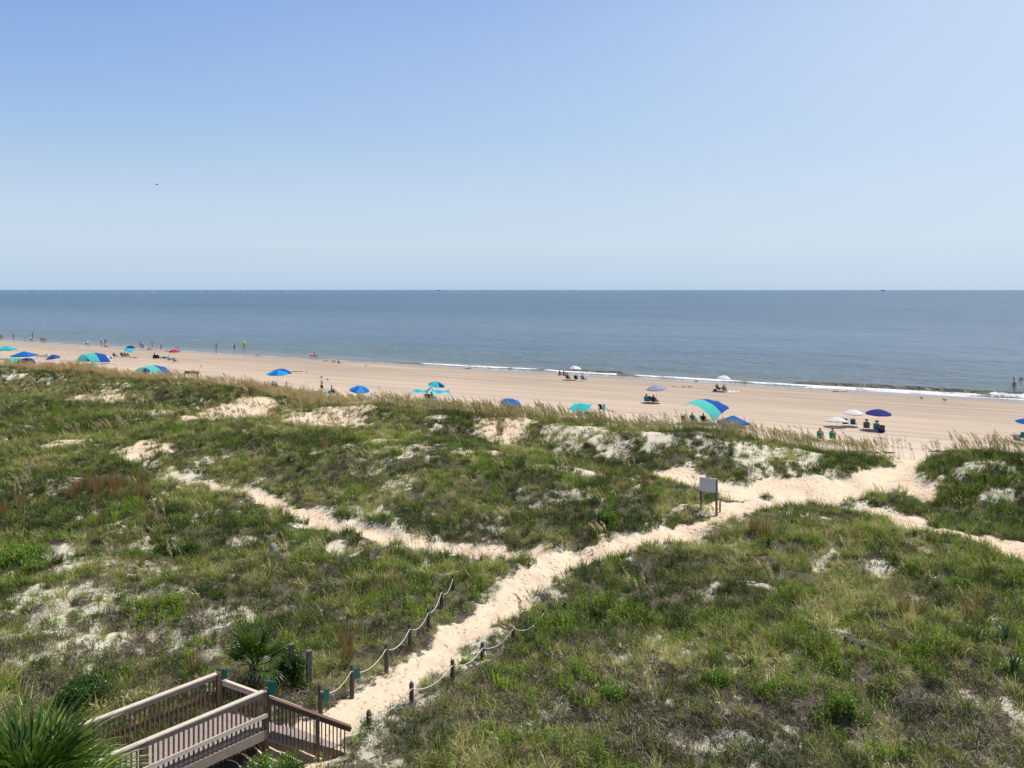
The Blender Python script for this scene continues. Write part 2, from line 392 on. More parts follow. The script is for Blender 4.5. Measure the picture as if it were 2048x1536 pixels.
# ------------------------------------------------------------------ ground mesh
def ground_meshes():
    ys = [11.0]
    while ys[-1] < 118: ys.append(ys[-1]*1.0042 + .035)
    while ys[-1] < 420: ys.append(ys[-1]*1.009 + .3)
    ys = np.array(ys); us = np.linspace(-.92, .92, 520)
    U, Yg = np.meshgrid(us, ys); X = U*(Yg+2.0); Y = Yg
    Z = height(X, Y); s, t = st(X, Y)
    b, o, path = bare(X, Y); veg = 1-b
    # path worn a little below the grass, footprints
    foot = (fbm(X/.45, Y/.45, 61, 2)-.5)
    Z = Z - 0.10*path*(s < 68) + path*foot*.07*(s < 70)*(1-sstep(40, 60, Y))
    n0, n1 = X.shape
    ridge = s > 71.0
    gx = np.gradient(Z, axis=1)/np.maximum(np.gradient(X, axis=1), 1e-6)
    # vertex normals of the whole sheet
    V = np.stack([X, Y, Z], -1)
    dU = np.gradient(V, axis=1); dV = np.gradient(V, axis=0); NN = np.cross(dU, dV); NN /= np.linalg.norm(NN, axis=-1, keepdims=True)
    idx = np.arange(n0*n1).reshape(n0, n1)
    q = np.stack([idx[:-1, :-1], idx[:-1, 1:], idx[1:, 1:], idx[1:, :-1]], -1).reshape(-1, 4)
    fc = lambda A: (A[:-1, :-1]+A[:-1, 1:]+A[1:, 1:]+A[1:, :-1]).reshape(-1)/4
    fs = fc(s); fp = fc(path); deep = fs < 330
    sel = {'beach': (fs > 71) & deep, 'sand_path': (fs <= 71) & (fp > .5), 'dune_ground': (fs <= 71) & (fp <= .5)}
    mats = {'beach': sand_material('beach'), 'dune_ground': sand_material('dune')}; mats['sand_path'] = mats['dune_ground']
    Vf = V.reshape(-1, 3); Nf = NN.reshape(-1, 3)
    for name, msk in sel.items():
        f = q[msk]; used, invx = np.unique(f, return_inverse=True); f = invx.reshape(-1, 4)
        me = bpy.data.meshes.new(name); me.vertices.add(len(used)); me.vertices.foreach_set('co', Vf[used].ravel())
        me.loops.add(f.size); me.loops.foreach_set('vertex_index', f.ravel().astype(np.int32))
        me.polygons.add(len(f)); me.polygons.foreach_set('loop_start', np.arange(0, f.size, 4, dtype=np.int32))
        me.polygons.foreach_set('use_smooth', np.ones(len(f), bool)); me.update(calc_edges=True)
        for an, A in (('orange', o), ('veg', veg)):
            me.attributes.new(an, 'FLOAT', 'POINT').data.foreach_set('value', A.reshape(-1)[used].astype(np.float32))
        a = me.attributes.new('st', 'FLOAT_VECTOR', 'POINT')
        a.data.foreach_set('vector', np.stack([t, s, t*0], -1).reshape(-1, 3)[used].astype(np.float32).ravel())
        me.normals_split_custom_set_from_vertices(Nf[used].tolist())
        ob = link(name, me, mats[name]); tag(ob, kind='structure')
        if name == 'beach': tag(ob, 'wide flat beach of pale tan sand streaked with damp bands', None)
ground_meshes()

# ------------------------------------------------------------------ sea
def sea():
    m, n, out = nmat('sea_water'); geo = N(n, 'ShaderNodeNewGeometry'); P = geo.outputs['Position']
    s_t = attr(n, 'st').outputs['Vector']; foam = attr(n, 'foam').outputs['Fac']
    sep = N(n, 'ShaderNodeSeparateXYZ'); n.links.new(s_t, sep.inputs[0]); s = sep.outputs[1]
    mp = N(n, 'ShaderNodeMapping'); mp.inputs['Scale'].default_value = (.34, .44, 1); n.links.new(s_t, mp.inputs[0])
    mb = N(n, 'ShaderNodeMapping'); mb.inputs['Scale'].default_value = (.0022, .013, 1); n.links.new(s_t, mb.inputs[0])
    big = noise(n, mb.outputs[0], 1.0, 4, .6)
    w1 = noise(n, mp.outputs[0], 1.0, 5, .62); w2 = noise(n, mp.outputs[0], .16, 4, .6); w3 = noise(n, mp.outputs[0], .022, 3, .6)
    deep = mixc(n, ramp(n, big, .3, .7), (.022, .070, .122), (.036, .098, .155))
    c = mixc(n, ramp(n, s, 200, 138), deep, (.050, .088, .098))
    c = mixc(n, ramp(n, s, 141, 131), c, (.17, .15, .11))
    fn = noise(n, P, 1.3, 6, .75)
    ff = ramp(n, mth(n, 'ADD', foam, mth(n, 'MULTIPLY', mth(n, 'SUBTRACT', fn, .5), .9)), .42, .62)
    c = mixc(n, ff, c, (.80, .80, .78))
    p = princ(n, out, c, .2, .36)
    n.links.new(mth(n, 'MAXIMUM', ramp(n, s, 130, 520, .14, .26), mth(n, 'MULTIPLY', ff, .8)), p.inputs['Roughness'])
    b1 = N(n, 'ShaderNodeBump'); b1.inputs['Strength'].default_value = 1.0; b1.inputs['Distance'].default_value = 2.3; n.links.new(w1, b1.inputs['Height'])
    b2 = N(n, 'ShaderNodeBump'); b2.inputs['Strength'].default_value = 1.0; b2.inputs['Distance'].default_value = 1.3; n.links.new(w2, b2.inputs['Height']); n.links.new(b1.outputs[0], b2.inputs['Normal'])
    b3 = N(n, 'ShaderNodeBump'); b3.inputs['Strength'].default_value = 1.0; b3.inputs['Distance'].default_value = 6.; n.links.new(w3, b3.inputs['Height']); n.links.new(b2.outputs[0], b3.inputs['Normal'])
    n.links.new(b3.outputs[0], p.inputs['Normal'])
    ts = np.concatenate([np.linspace(-60000, -700, 12), np.linspace(-600, -270, 30), np.linspace(-262, 140, 900), np.linspace(150, 60000, 14)])
    ss = np.concatenate([np.linspace(126.5, 150, 130), 150 + np.linspace(.5, 60, 90), np.geomspace(215, 60000, 50)])
    T, S = np.meshgrid(ts, ss)
    wob = 2.4*(fbm(T/30., T*0+.5, 71, 3)-.5)*2
    edge = SHORE - .3 + wob*.8 + .5*(fbm(T/5., T*0, 73, 2)-.5)
    env = sstep(132, 140, S)*(1-sstep(190, 330, S))
    Z = 0.0 + env*(.10*(fbm(T/9., S/2.6, 77, 3)-.5) + .16*(fbm(T/22., S/6.0, 79, 2)-.5))
    # swash edge breaker, then a second low breaker on the right
    c1 = edge + 2.7 + .8*(vnoise(T/8., .3, 81)-.5); along = sstep(-118, -90, T)
    c2 = edge + 5.6 + 2.0*(vnoise(T/30., 5.3, 83)-.5); al2 = sstep(.44, .58, vnoise(T/15., 8.8, 85))*sstep(-80, -50, T)
    Z = Z + .16*along*g(S, c1, .5) + .5*al2*np.exp(-np.where(S < c2, (S-c2)/.35, (S-c2)/1.6)**2)
    patchy = sstep(.30, .62, fbm(T/6., S/1.2, 87, 3))
    foam_ = 1.0*g(S, c1-.35, .55)*(0.25+.75*along)*sstep(.25, .5, fbm(T/7., T*0+2, 89, 3)) + .95*al2*sstep(.42, .6, vnoise(T/6., 4.4, 91))*g(S, c2-.7, .7)
    foam_ *= .25+1.1*fbm(T/3.0, S/.6, 93, 3)
    foam_ += .42*along*sstep(0, .6, S-edge)*(1-sstep(2.6, 4.2, S-edge))*sstep(-70, 0, T)*sstep(.3, .6, fbm(T/5., S/1.0, 97, 3))
    foam_ += .85*along*g(S, edge+.9, .9)*patchy*sstep(-60, 10, T) + .6*g(S, edge+.15, .2)
    cap = sstep(.86, .9, fbm(T/1.2, S/.5, 95, 2))*(S > 137)*(S < 175)*.45
    foam_ = np.clip(foam_ + cap, 0, 1)
    Z = Z + .02 - .05*sstep(2.0, .0, S-edge)
    Z = np.where(S < edge, np.minimum(Z, beach_z(S)*1.0 - .05), np.maximum(Z, beach_z(S)+.012))
    X, Y = inv_st(S, T); n0, n1 = S.shape
    idx = np.arange(n0*n1).reshape(n0, n1); f = np.stack([idx[:-1, :-1], idx[:-1, 1:], idx[1:, 1:], idx[1:, :-1]], -1).reshape(-1, 4)
    me = bpy.data.meshes.new('sea_water'); me.vertices.add(n0*n1); me.vertices.foreach_set('co', np.stack([X, Y, Z], -1).ravel())
    me.loops.add(f.size); me.loops.foreach_set('vertex_index', f.ravel().astype(np.int32))
    me.polygons.add(len(f)); me.polygons.foreach_set('loop_start', np.arange(0, f.size, 4, dtype=np.int32))
    me.polygons.foreach_set('use_smooth', np.ones(len(f), bool)); me.update(calc_edges=True)
    me.attributes.new('foam', 'FLOAT', 'POINT').data.foreach_set('value', foam_.reshape(-1).astype(np.float32))
    me.attributes.new('st', 'FLOAT_VECTOR', 'POINT').data.foreach_set('vector', np.stack([T, S, T*0], -1).astype(np.float32).ravel())
    tag(link('sea_water', me, m), kind='structure')
    # breakers over the far sandbar, just under the horizon
    b = MB(); rr = random.Random(5); fm = plain('far_foam', (.42, .44, .46), .9, .1, .1, .05)
    for (x0, x1, d) in ((-10,335,6.2),(380,600,5.0),(862,950,4.6),(1118,1250,4.6),(2010,2060,5.2),(580,640,4.4)):
        x = x0
        while x < x1:
            L = rr.uniform(5, 22); Yd = CAM_Z*F_PX/(d + rr.uniform(-.25, .25)); a = (x-CX)/F_PX*Yd; c = (min(x+L, x1)-CX)/F_PX*Yd
            hh = rr.uniform(.8, 2.2)
            k = 8; b.tube([(a+(c-a)*i/k, Yd+rr.uniform(-3, 3), -.3) for i in range(k+1)], [max(.2, hh*math.sin(math.pi*(i+.3)/(k+.6))) for i in range(k+1)], 5)
            x += L + rr.uniform(1, 14)
    tag(b.build('breaking_surf', fm, smooth=True), 'thin broken white lines of surf over a sandbar just below the horizon', 'surf', kind='stuff')
sea()
# ================================================================== vegetation
def blade(mb, bx, by, az, lean, L, w, rnd, segs=3, curl=1.0, z0=-.02, tw=None):
    """curved ribbon; returns nothing, stores one tint per face"""
    dx, dy = math.cos(az), math.sin(az); tw = az + math.pi/2 if tw is None else tw
    sx, sy = math.cos(tw)*w/2, math.sin(tw)*w/2
    x, y, z = bx, by, z0; ang = math.pi/2 - lean*.35; b = len(mb.v); prev = None
    for i in range(segs+1):
        k = 1 - (i/segs)**2*.9 if i < segs else 0
        if i < segs:
            mb.v.append((x-sx*k, y-sy*k, z)); mb.v.append((x+sx*k, y+sy*k, z)); cur = (len(mb.v)-2, len(mb.v)-1)
            if prev: mb.face((prev[0], prev[1], cur[1], cur[0])); mb.t.append(rnd)
            prev = cur
        else:
            mb.v.append((x, y, z)); mb.face((prev[0], prev[1], len(mb.v)-1)); mb.t.append(rnd)
        st_ = L/segs; x += dx*math.cos(ang)*st_; y += dy*math.cos(ang)*st_; z += math.sin(ang)*st_
        ang -= lean*curl/segs*1.5
        z = max(z, .01)
def finish(mb, name, mat):
    me = mb.mesh(name, False); a = me.attributes.new('bl', 'FLOAT', 'FACE'); a.data.foreach_set('value', mb.t)
    me.materials.append(mat); return me
def newmb():
    m = MB(); m.t = []; return m

def leaf_mat(name, stops, tr=.3, gloss=.12, rough=.5, jitter=.35):
    """stops: colours along tint 0..1; tint = instance tint + blade jitter"""
    m, n, out = nmat(name)
    ti = attr(n, 'tint', True).outputs['Fac']; bl = attr(n, 'bl').outputs['Fac']
    f = mth(n, 'ADD', ti, mth(n, 'MULTIPLY', mth(n, 'SUBTRACT', bl, .5), jitter))
    cr = N(n, 'ShaderNodeValToRGB'); n.links.new(f, cr.inputs[0]); el = cr.color_ramp.elements
    while len(el) < len(stops): el.new(.5)
    for e, (p, c) in zip(el, stops): e.position = p; e.color = (*c, 1)
    col = cr.outputs[0]
    d = N(n, 'ShaderNodeBsdfDiffuse'); t = N(n, 'ShaderNodeBsdfTranslucent'); mx = N(n, 'ShaderNodeMixShader'); mx.inputs[0].default_value = tr
    n.links.new(col, d.inputs[0]); n.links.new(mixc(n, .5, col, mixc(n, 1, col, (1.0, 1.0, .55), 'MULTIPLY')), t.inputs[0])
    n.links.new(d.outputs[0], mx.inputs[1]); n.links.new(t.outputs[0], mx.inputs[2])
    last = mx.outputs[0]
    if gloss:
        gl = N(n, 'ShaderNodeBsdfGlossy'); gl.inputs['Roughness'].default_value = rough; gl.inputs[0].default_value = (.9, .9, .85, 1)
        m2 = N(n, 'ShaderNodeMixShader'); m2.inputs[0].default_value = gloss*.35
        n.links.new(last, m2.inputs[1]); n.links.new(gl.outputs[0], m2.inputs[2]); last = m2.outputs[0]
    n.links.new(last, out.inputs[0]); return m

GRASS = leaf_mat('dune_grass_blade', tr=.32, jitter=.6, stops= [(0, (.040, .072, .007)), (.33, (.150, .195, .024)), (.60, (.37, .37, .085)), (1, (.70, .63, .30))])
THATCH = leaf_mat('dead_grass', [(0, (.035, .027, .018)), (.5, (.15, .12, .08)), (1, (.50, .43, .31))], .12, .1, jitter=.7)
SHRUB = leaf_mat('green_leaves', [(0, (.045, .085, .006)), (.5, (.16, .25, .014)), (1, (.30, .42, .035))], .36, .05, .4, .7)
OAT = leaf_mat('sea_oat_heads', [(0, (.24, .24, .09)), (.35, (.46, .41, .21)), (.65, (.62, .49, .27)), (1, (.66, .46, .25))], .4, .0)
STEM = leaf_mat('bluestem_straw', [(0, (.16, .12, .05)), (.5, (.25, .145, .065)), (1, (.33, .20, .09))], .25, .05)
FLOW = leaf_mat('pale_flowers', [(0, (.30, .30, .13)), (.5, (.48, .46, .24)), (1, (.62, .58, .36))], .2, .05)

def variants(kind, count, maker):
    c = bpy.data.collections.new(kind + '_variants'); rr = random.Random(hash(kind) % 97 if False else len(kind)*7+3)
    for i in range(count):
        me = maker(rr, i); c.objects.link(bpy.data.objects.new(kind, me))
    return c
def mk_grass(rr, i, n=30, L=(.25, .66), rad=.15, w=.019, lean=(.35, 1.5)):
    mb = newmb()
    for k in range(n):
        a = rr.uniform(0, 6.283); r = rad*math.sqrt(rr.random()); az = a + rr.uniform(-.9, .9)
        # a little more lean down wind (-x)
        if rr.random() < .3: az = math.pi + rr.uniform(-.7, .7)
        blade(mb, r*math.cos(a), r*math.sin(a), az, rr.uniform(*lean), rr.uniform(*L), w*rr.uniform(.7, 1.3), rr.random(), 3, 1, -.03, rr.uniform(0, 6.28))
    return finish(mb, 'grass_tuft', GRASS)
def mk_thatch(rr, i):
    mb = newmb()
    for k in range(44):
        a = rr.uniform(0, 6.283); r = .30*math.sqrt(rr.random()); az = rr.uniform(0, 6.283)
        blade(mb, r*math.cos(a), r*math.sin(a), az, rr.uniform(1.3, 2.4), rr.uniform(.16, .42), .011*rr.uniform(.6, 1.4), rr.random(), 3, 1.1, rr.uniform(-.02, .06), rr.uniform(0, 6.28))
    return finish(mb, 'thatch_tuft', THATCH)
def mk_leafy(rr, i, stems=9, H=(.2, .5), leaf=.06, mat=None):
    mb = newmb()
    for k in range(stems):
        a = rr.uniform(0, 6.283); r = .17*math.sqrt(rr.random()); x, y = r*math.cos(a), r*math.sin(a); Hh = rr.uniform(*H)
        lx, ly = math.cos(a)*rr.uniform(0, .35), math.sin(a)*rr.uniform(0, .35)
        m_ = int(Hh/.022)
        for j in range(m_):
            q = (j+.5)/m_; px, py, pz = x+lx*q*Hh, y+ly*q*Hh, q*Hh; az = rr.uniform(0, 6.28); up = rr.uniform(.1, 1.0)
            ll = leaf*rr.uniform(.7, 1.4)*(1.15-q*.4); ww = ll*.36
            d = Vector((math.cos(az)*math.cos(up), math.sin(az)*math.cos(up), math.sin(up))); sd_ = Vector((-math.sin(az), math.cos(az), 0))*ww/2
            b = len(mb.v); c = Vector((px, py, pz))
            for p in (c, c+d*ll*.5+sd_, c+d*ll, c+d*ll*.5-sd_): mb.v.append(tuple(p))
            mb.face((b, b+1, b+2, b+3)); mb.t.append(rr.random()*.7+q*.3)
    return finish(mb, 'leafy_sprig', mat or SHRUB)
def mk_bluestem(rr, i):
    mb = newmb()
    for k in range(60):
        a = rr.uniform(0, 6.283); r = .10*math.sqrt(rr.random())
        blade(mb, r*math.cos(a), r*math.sin(a), a+rr.uniform(-.6, .6), rr.uniform(.05, .42), rr.uniform(.45, .85), .012*rr.uniform(.7, 1.3), rr.random(), 3, .6, -.03, rr.uniform(0, 6.28))
    return finish(mb, 'bluestem_tuft', STEM)
def mk_oat(rr, i, stalks=4, H=(1.15, 1.9), spread=.4):
    mb = newmb()
    for k in range(stalks):
        bx, by = rr.uniform(-spread, spread), rr.uniform(-spread, spread); Hh = rr.uniform(*H)
        az = math.pi + rr.uniform(-.75, .75); le = rr.uniform(.10, .38)
        pts = []; x, y, z, ang = bx, by, -.05, math.pi/2-le*.3
        for j in range(9):
            pts.append((x, y, z)); q = j/8
            st_ = Hh/8; x += math.cos(az)*math.cos(ang)*st_; y += math.sin(az)*math.cos(ang)*st_; z += math.sin(ang)*st_
            ang -= le*.18 + (.24 if q > .6 else 0)
        b0 = len(mb.v)
        for j, p in enumerate(pts):
            w = .012*(1-j/14)
            for q in range(3):
                aa = q*2.094; mb.v.append((p[0]+w*math.cos(aa), p[1]+w*math.sin(aa), p[2]))
        for j in range(8):
            for q in range(3): mb.face((b0+j*3+q, b0+j*3+(q+1)%3, b0+j*3+3+(q+1)%3, b0+j*3+3+q)); mb.t.append(.35)
        # drooping spikelets on the upper quarter
        for j in range(26):
            f = 5.4 + 2.6*j/25; i0 = min(int(f), 7); fr = f-i0
            p = Vector(pts[i0]).lerp(Vector(pts[i0+1]), fr); a2 = az + rr.uniform(-1.5, 1.5); dn = rr.uniform(-.9, .5)
            d = Vector((math.cos(a2)*math.cos(dn), math.sin(a2)*math.cos(dn), math.sin(dn))); L = rr.uniform(.07, .13)*(1.25-abs(j/25-.4))
            sd_ = d.cross(Vector((0, 0, 1))).normalized()*L*.25 if rr.random() < .5 else Vector((0, 0, 1))*L*.22
            b = len(mb.v)
            for p2 in (p, p+d*L*.55+sd_, p+d*L, p+d*L*.55-sd_): mb.v.append(tuple(p2))
            mb.face((b, b+1, b+2, b+3)); mb.t.append(rr.uniform(.3, 1))
    for k in range(10):
        blade(mb, rr.uniform(-spread, spread), rr.uniform(-spread, spread), math.pi+rr.uniform(-1.4, 1.4), rr.uniform(.4, 1.1), rr.uniform(.35, .7), .010, rr.uniform(.0, .3), 3)
    return finish(mb, 'sea_oat', OAT)
V_GRASS = variants('grass_tuft', 6, mk_grass)
V_TALL = variants('tall_grass_tuft', 5, lambda rr, i: mk_grass(rr, i, 36, (.3, .7), .22, .016, (.25, 1.1)))
V_THATCH = variants('thatch_tuft', 5, mk_thatch)
V_LEAFY = variants('leafy_sprig', 5, mk_leafy)
V_OAT = variants('sea_oat', 6, mk_oat)
V_FLOW = variants('flower_sprig', 3, lambda rr, i: mk_leafy(rr, i, 12, (.2, .45), .026, FLOW))
V_CREEP = variants('creeper', 3, lambda rr, i: mk_leafy(rr, i, 14, (.04, .12), .075))

def gn_instancer(coll):
    ng = bpy.data.node_groups.new('scatter_' + coll.name, 'GeometryNodeTree')
    ng.interface.new_socket('Geometry', in_out='INPUT', socket_type='NodeSocketGeometry')
    ng.interface.new_socket('Geometry', in_out='OUTPUT', socket_type='NodeSocketGeometry')
    gi = ng.nodes.new('NodeGroupInput'); go = ng.nodes.new('NodeGroupOutput')
    ip = ng.nodes.new('GeometryNodeInstanceOnPoints'); ci = ng.nodes.new('GeometryNodeCollectionInfo')
    ci.inputs[0].default_value = coll; ci.inputs['Separate Children'].default_value = True; ci.inputs['Reset Children'].default_value = True
    ip.inputs['Pick Instance'].default_value = True
    def na(nm, ty):
        a = ng.nodes.new('GeometryNodeInputNamedAttribute'); a.data_type = ty; a.inputs[0].default_value = nm; return a.outputs[0]
    L = ng.links.new
    L(gi.outputs[0], ip.inputs['Points']); L(ci.outputs[0], ip.inputs['Instance']); L(na('vi', 'INT'), ip.inputs['Instance Index'])
    e2r = ng.nodes.new('FunctionNodeEulerToRotation'); L(na('rot', 'FLOAT_VECTOR'), e2r.inputs[0]); L(e2r.outputs[0], ip.inputs['Rotation'])
    L(na('scl', 'FLOAT_VECTOR'), ip.inputs['Scale']); L(ip.outputs[0], go.inputs[0])
    return ng
def scatter(name, coll, X, Y, scale, tint, label, cat, free_rot=True, seed=0, zs=None, Z=None, kind='stuff', sink=0.0):
    n = len(X); rs = np.random.RandomState(seed+5)
    Z = height(X, Y) if Z is None else Z
    me = bpy.data.meshes.new(name); me.vertices.add(n)
    me.vertices.foreach_set('co', np.stack([X, Y, Z-.02-sink], -1).ravel())
    def put(nm, ty, fld, A): me.attributes.new(nm, ty, 'POINT').data.foreach_set(fld, A)
    put('vi', 'INT', 'value', rs.randint(0, 60, n).astype(np.int32) % len(coll.objects))
    rz = rs.uniform(0, 6.283, n) if free_rot else rs.normal(0, .35, n)
    tx = rs.normal(0, .10, n)
    put('rot', 'FLOAT_VECTOR', 'vector', np.stack([tx, rs.normal(0, .10, n), rz], -1).astype(np.float32).ravel())
    zs = rs.uniform(.85, 1.2, n) if zs is None else zs
    put('scl', 'FLOAT_VECTOR', 'vector', np.stack([scale, scale, scale*zs], -1).astype(np.float32).ravel())
    put('tint', 'FLOAT', 'value', tint.astype(np.float32))
    ob = link(name, me); md = ob.modifiers.new('scatter', 'NODES'); md.node_group = gn_instancer(coll)
    return tag(ob, label, cat, kind=kind)

RS = np.random.RandomState(3)
def candidates(dens_near, dens_far, ymax=150, umax=.76, smax=74):
    """random ground points; density (per m2) falls from near to far"""
    out = []
    edges = [15, 19, 24, 30, 38, 48, 60, 76, 96, 122, 155]
    for a, b in zip(edges[:-1], edges[1:]):
        if a >= ymax: break
        k = (math.log((a+b)/2)-math.log(20))/(math.log(110)-math.log(20)); k = min(1, max(0, k))
        d = math.exp(math.log(dens_near)*(1-k)+math.log(dens_far)*k)
        hw = umax*b + 2; n = int(d*2*hw*(b-a)); X = RS.uniform(-hw, hw, n); Y = RS.uniform(a, b, n)
        s, t = st(X, Y); ok = (np.abs(X) < umax*Y+2) & (s < smax); out.append(np.stack([X[ok], Y[ok]]))
    P = np.concatenate(out, 1)
    # keep clear of the walkway and the stairs
    X, Y = P; dx, dy = -.664, -.747
    ax, ay = -7.6, 22.6; L = (X-ax)*dx + (Y-ay)*dy; W = -(X-ax)*dy + (Y-ay)*dx
    deck = (L > -.2) & (L < 16) & (np.abs(W) < 1.05)
    ax, ay = -7.6, 22.6; ex, ey = .966, .26; L2 = (X-ax)*ex+(Y-ay)*ey; W2 = -(X-ax)*ey+(Y-ay)*ex
    stair = (L2 > -.4) & (L2 < 2.7) & (np.abs(W2) < .8)
    ok = ~(deck | stair)
    return X[ok], Y[ok]
def region(X, Y, blobs):
    """union of photo-space ellipses laid on the ground"""
    r = np.zeros(X.shape)
    for (cx, cy, rx, ry, k) in blobs:
        p = hit(cx, cy); wx = rx*p.y/F_PX; wy = max(.6, ry*p.y*p.y/(F_PX*(CAM_Z-p.z)))
        r = np.maximum(r, k*np.exp(-(((X-p.x)/wx)**2+((Y-p.y)/wy)**2)))
    return r
GREEN = [(1560,1098,110,14,.9),(1800,1085,130,22,1),(1950,1100,110,22,1),(1900,1130,90,16,.8),(1240,1230,110,26,.9),(1120,1260,60,24,.9),(1400,1260,80,40,.7),(1600,1300,110,50,.8),(1800,1330,100,40,.6),
 (1430,1360,40,22,1),(1210,1390,30,20,.9),(1070,1400,60,24,.9),(40,1100,60,30,1),(120,1075,70,16,.6),(960,970,40,30,.9),(1010,1000,40,16,.8),(1215,1030,20,16,1),(700,1150,40,16,.6),(960,1190,40,18,.9),
 (900,980,60,20,.5),(860,985,20,16,.8),(735,985,24,12,.8),(480,1040,60,14,.6),(260,985,22,8,.9),(350,1250,30,14,.4),(1680,1400,20,30,.9),(1700,1510,60,30,.9),(1550,1420,30,30,.9),(1900,1150,20,16,.8),(1780,1450,60,20,.5),(1390,1520,50,20,.8),(1100,1300,20,14,.9),(1000,1400,60,20,.6),(1900,1260,40,20,.7),(2040,1170,20,16,.9),
 (1920,975,120,26,.8),(2030,960,60,16,.8),(640,1290,60,20,.6),(780,1480,40,20,.4),(150,1330,60,20,.35),(320,1330,50,20,.4),(1980,1010,70,18,.6)]
CREEP = [(1560,960,70,16,.6),(1660,945,80,14,1),(1740,925,60,10,.9),(1600,985,80,10,.6),(1930,965,90,24,.9),(1480,975,60,12,.4),(1880,940,40,12,.8)]
RED = [(200,965,80,26,1),(265,985,20,10,.5),(40,1010,40,14,.5)]

def in_front_mask(X, Y, Z): return True
# grass ------------------------------------------------------------
X, Y = candidates(17, 7.5); b, o, path = bare(X, Y); s, t = st(X, Y)
gap = sstep(.50, .66, fbm(X/.9, Y/.9, 101, 3)); macro = fbm(X/5., Y/5., 103, 4)
keep = RS.rand(len(X)) < np.clip((1-b*(.82+.18*o))*(1.05-.45*gap)*(1-.35*region(X, Y, [(1250,1440,420,110,1),(1800,1440,300,90,.9),(250,1280,330,120,1)])), 0, 1)*(path < .25)*np.where(s > 67.5, .22, 1) + .02*(path < .1)
X, Y, macro, s, b = X[keep], Y[keep], macro[keep], s[keep], b[keep]
far = sstep(40, 80, Y)
DEADR = [(1250,1440,420,110,1),(1800,1440,300,90,.9),(1150,1300,90,40,.7),(250,1280,330,120,.9),(300,1170,260,40,.7),(1000,1010,200,40,.6),(1400,1190,200,40,.5),(700,950,200,30,.5),(1900,1230,160,50,.6)]
fd = np.clip(1-pathdist(X, Y)/3.2, 0, 1)*(Y < 36)
dr = region(X, Y, DEADR)
cl = fbm(X/.55, Y/.55, 105, 2)
tint = np.clip((macro-.5)*1.5 + (cl-.5)*1.45 + .305 + RS.normal(0, .12, len(X)), 0, 1)
scatter('dune_grass', V_GRASS, X, Y, (RS.uniform(.6, 1.2, len(X))*(1-.05*far)*(.75+.7*fbm(X/1.2, Y/1.2, 107, 3))*(1-.42*fd)*(1-.22*dr)), np.clip(tint+.10*dr*(cl>.5), 0, 1), 'low green and olive dune grass covering the sand between the paths', 'dune grass', seed=1)
# tall grass on the crests ------------------------------------------
X, Y = candidates(2.2, 3.0, smax=71); b, o, path = bare(X, Y); s, t = st(X, Y)
crest = np.maximum(g(s, 63.5, 3.0), .35*g(s, 47, 5)*(t < -20)); crest = np.maximum(crest, .25*sstep(.55, .7, fbm(X/4., Y/4., 111, 3)))
crest = np.maximum(crest, .6*(1-sstep(-75, -50, t))*(s > 35))
keep = RS.rand(len(X)) < crest*(1-.6*b)*(path < .3)*1.2
X, Y = X[keep], Y[keep]
scatter('tall_dune_grass', V_TALL, X, Y, RS.uniform(.55, .95, len(X)), np.clip(RS.normal(.22, .14, len(X)), 0, 1), 'taller green beach grass along the crests of the dunes', 'beach grass', seed=2)
# dead thatch -------------------------------------------------------
X, Y = candidates(14, 3.2, ymax=95, smax=68); b, o, path = bare(X, Y)
dk = sstep(.42, .62, fbm(X/2.4, Y/2.4, 121, 4))
dr = region(X, Y, DEADR)
keep = RS.rand(len(X)) < np.clip((.25+.8*dk+.55*dr)*(1-.5*b), 0, 1)*(path < .15)*(1-.6*sstep(45, 80, Y))
X, Y, dk, dr = X[keep], Y[keep], dk[keep], dr[keep]
scatter('dead_thatch', V_THATCH, X, Y, RS.uniform(.7, 1.2, len(X))*(1+.35*dr), np.clip(RS.normal(.5, .22, len(X))-.15*dk, 0, 1), 'grey brown dead grass matted between the living tufts', 'dead grass', seed=3)
# green broad leaved patches ---------------------------------------
X, Y = candidates(22, 9, ymax=80, smax=66); b, o, path = bare(X, Y)
rg = region(X, Y, GREEN); nz = sstep(.42, .58, fbm(X/.8, Y/.8, 131, 3)); small = sstep(.63, .70, fbm(X/1.4, Y/1.4, 133, 3))
keep = RS.rand(len(X)) < np.clip(np.maximum(rg*nz*1.1, small*.7), 0, 1)*(1-.7*b)*(path < .1)
X, Y, rg = X[keep], Y[keep], rg[keep]
scatter('green_shrubs', V_LEAFY, X, Y, RS.uniform(.7, 1.35, len(X)), np.clip(RS.normal(.5, .2, len(X)), 0, 1), 'bright green leafy ground cover in patches among the grass', 'ground cover', seed=4)
# creepers beside the beach path -----------------------------------
X, Y = candidates(6, 9, ymax=80, smax=70); b, o, path = bare(X, Y); rg = region(X, Y, CREEP)
keep = (RS.rand(len(X)) < rg*sstep(.38, .6, fbm(X/.9, Y/.9, 141, 3))) & (path < .5)
X, Y = X[keep], Y[keep]
scatter('beach_creeper', V_CREEP, X, Y, RS.uniform(.8, 1.5, len(X)), np.clip(RS.normal(.55, .2, len(X)), 0, 1), 'low green creeper spreading over the sand beside the beach path', 'creeper', seed=5)
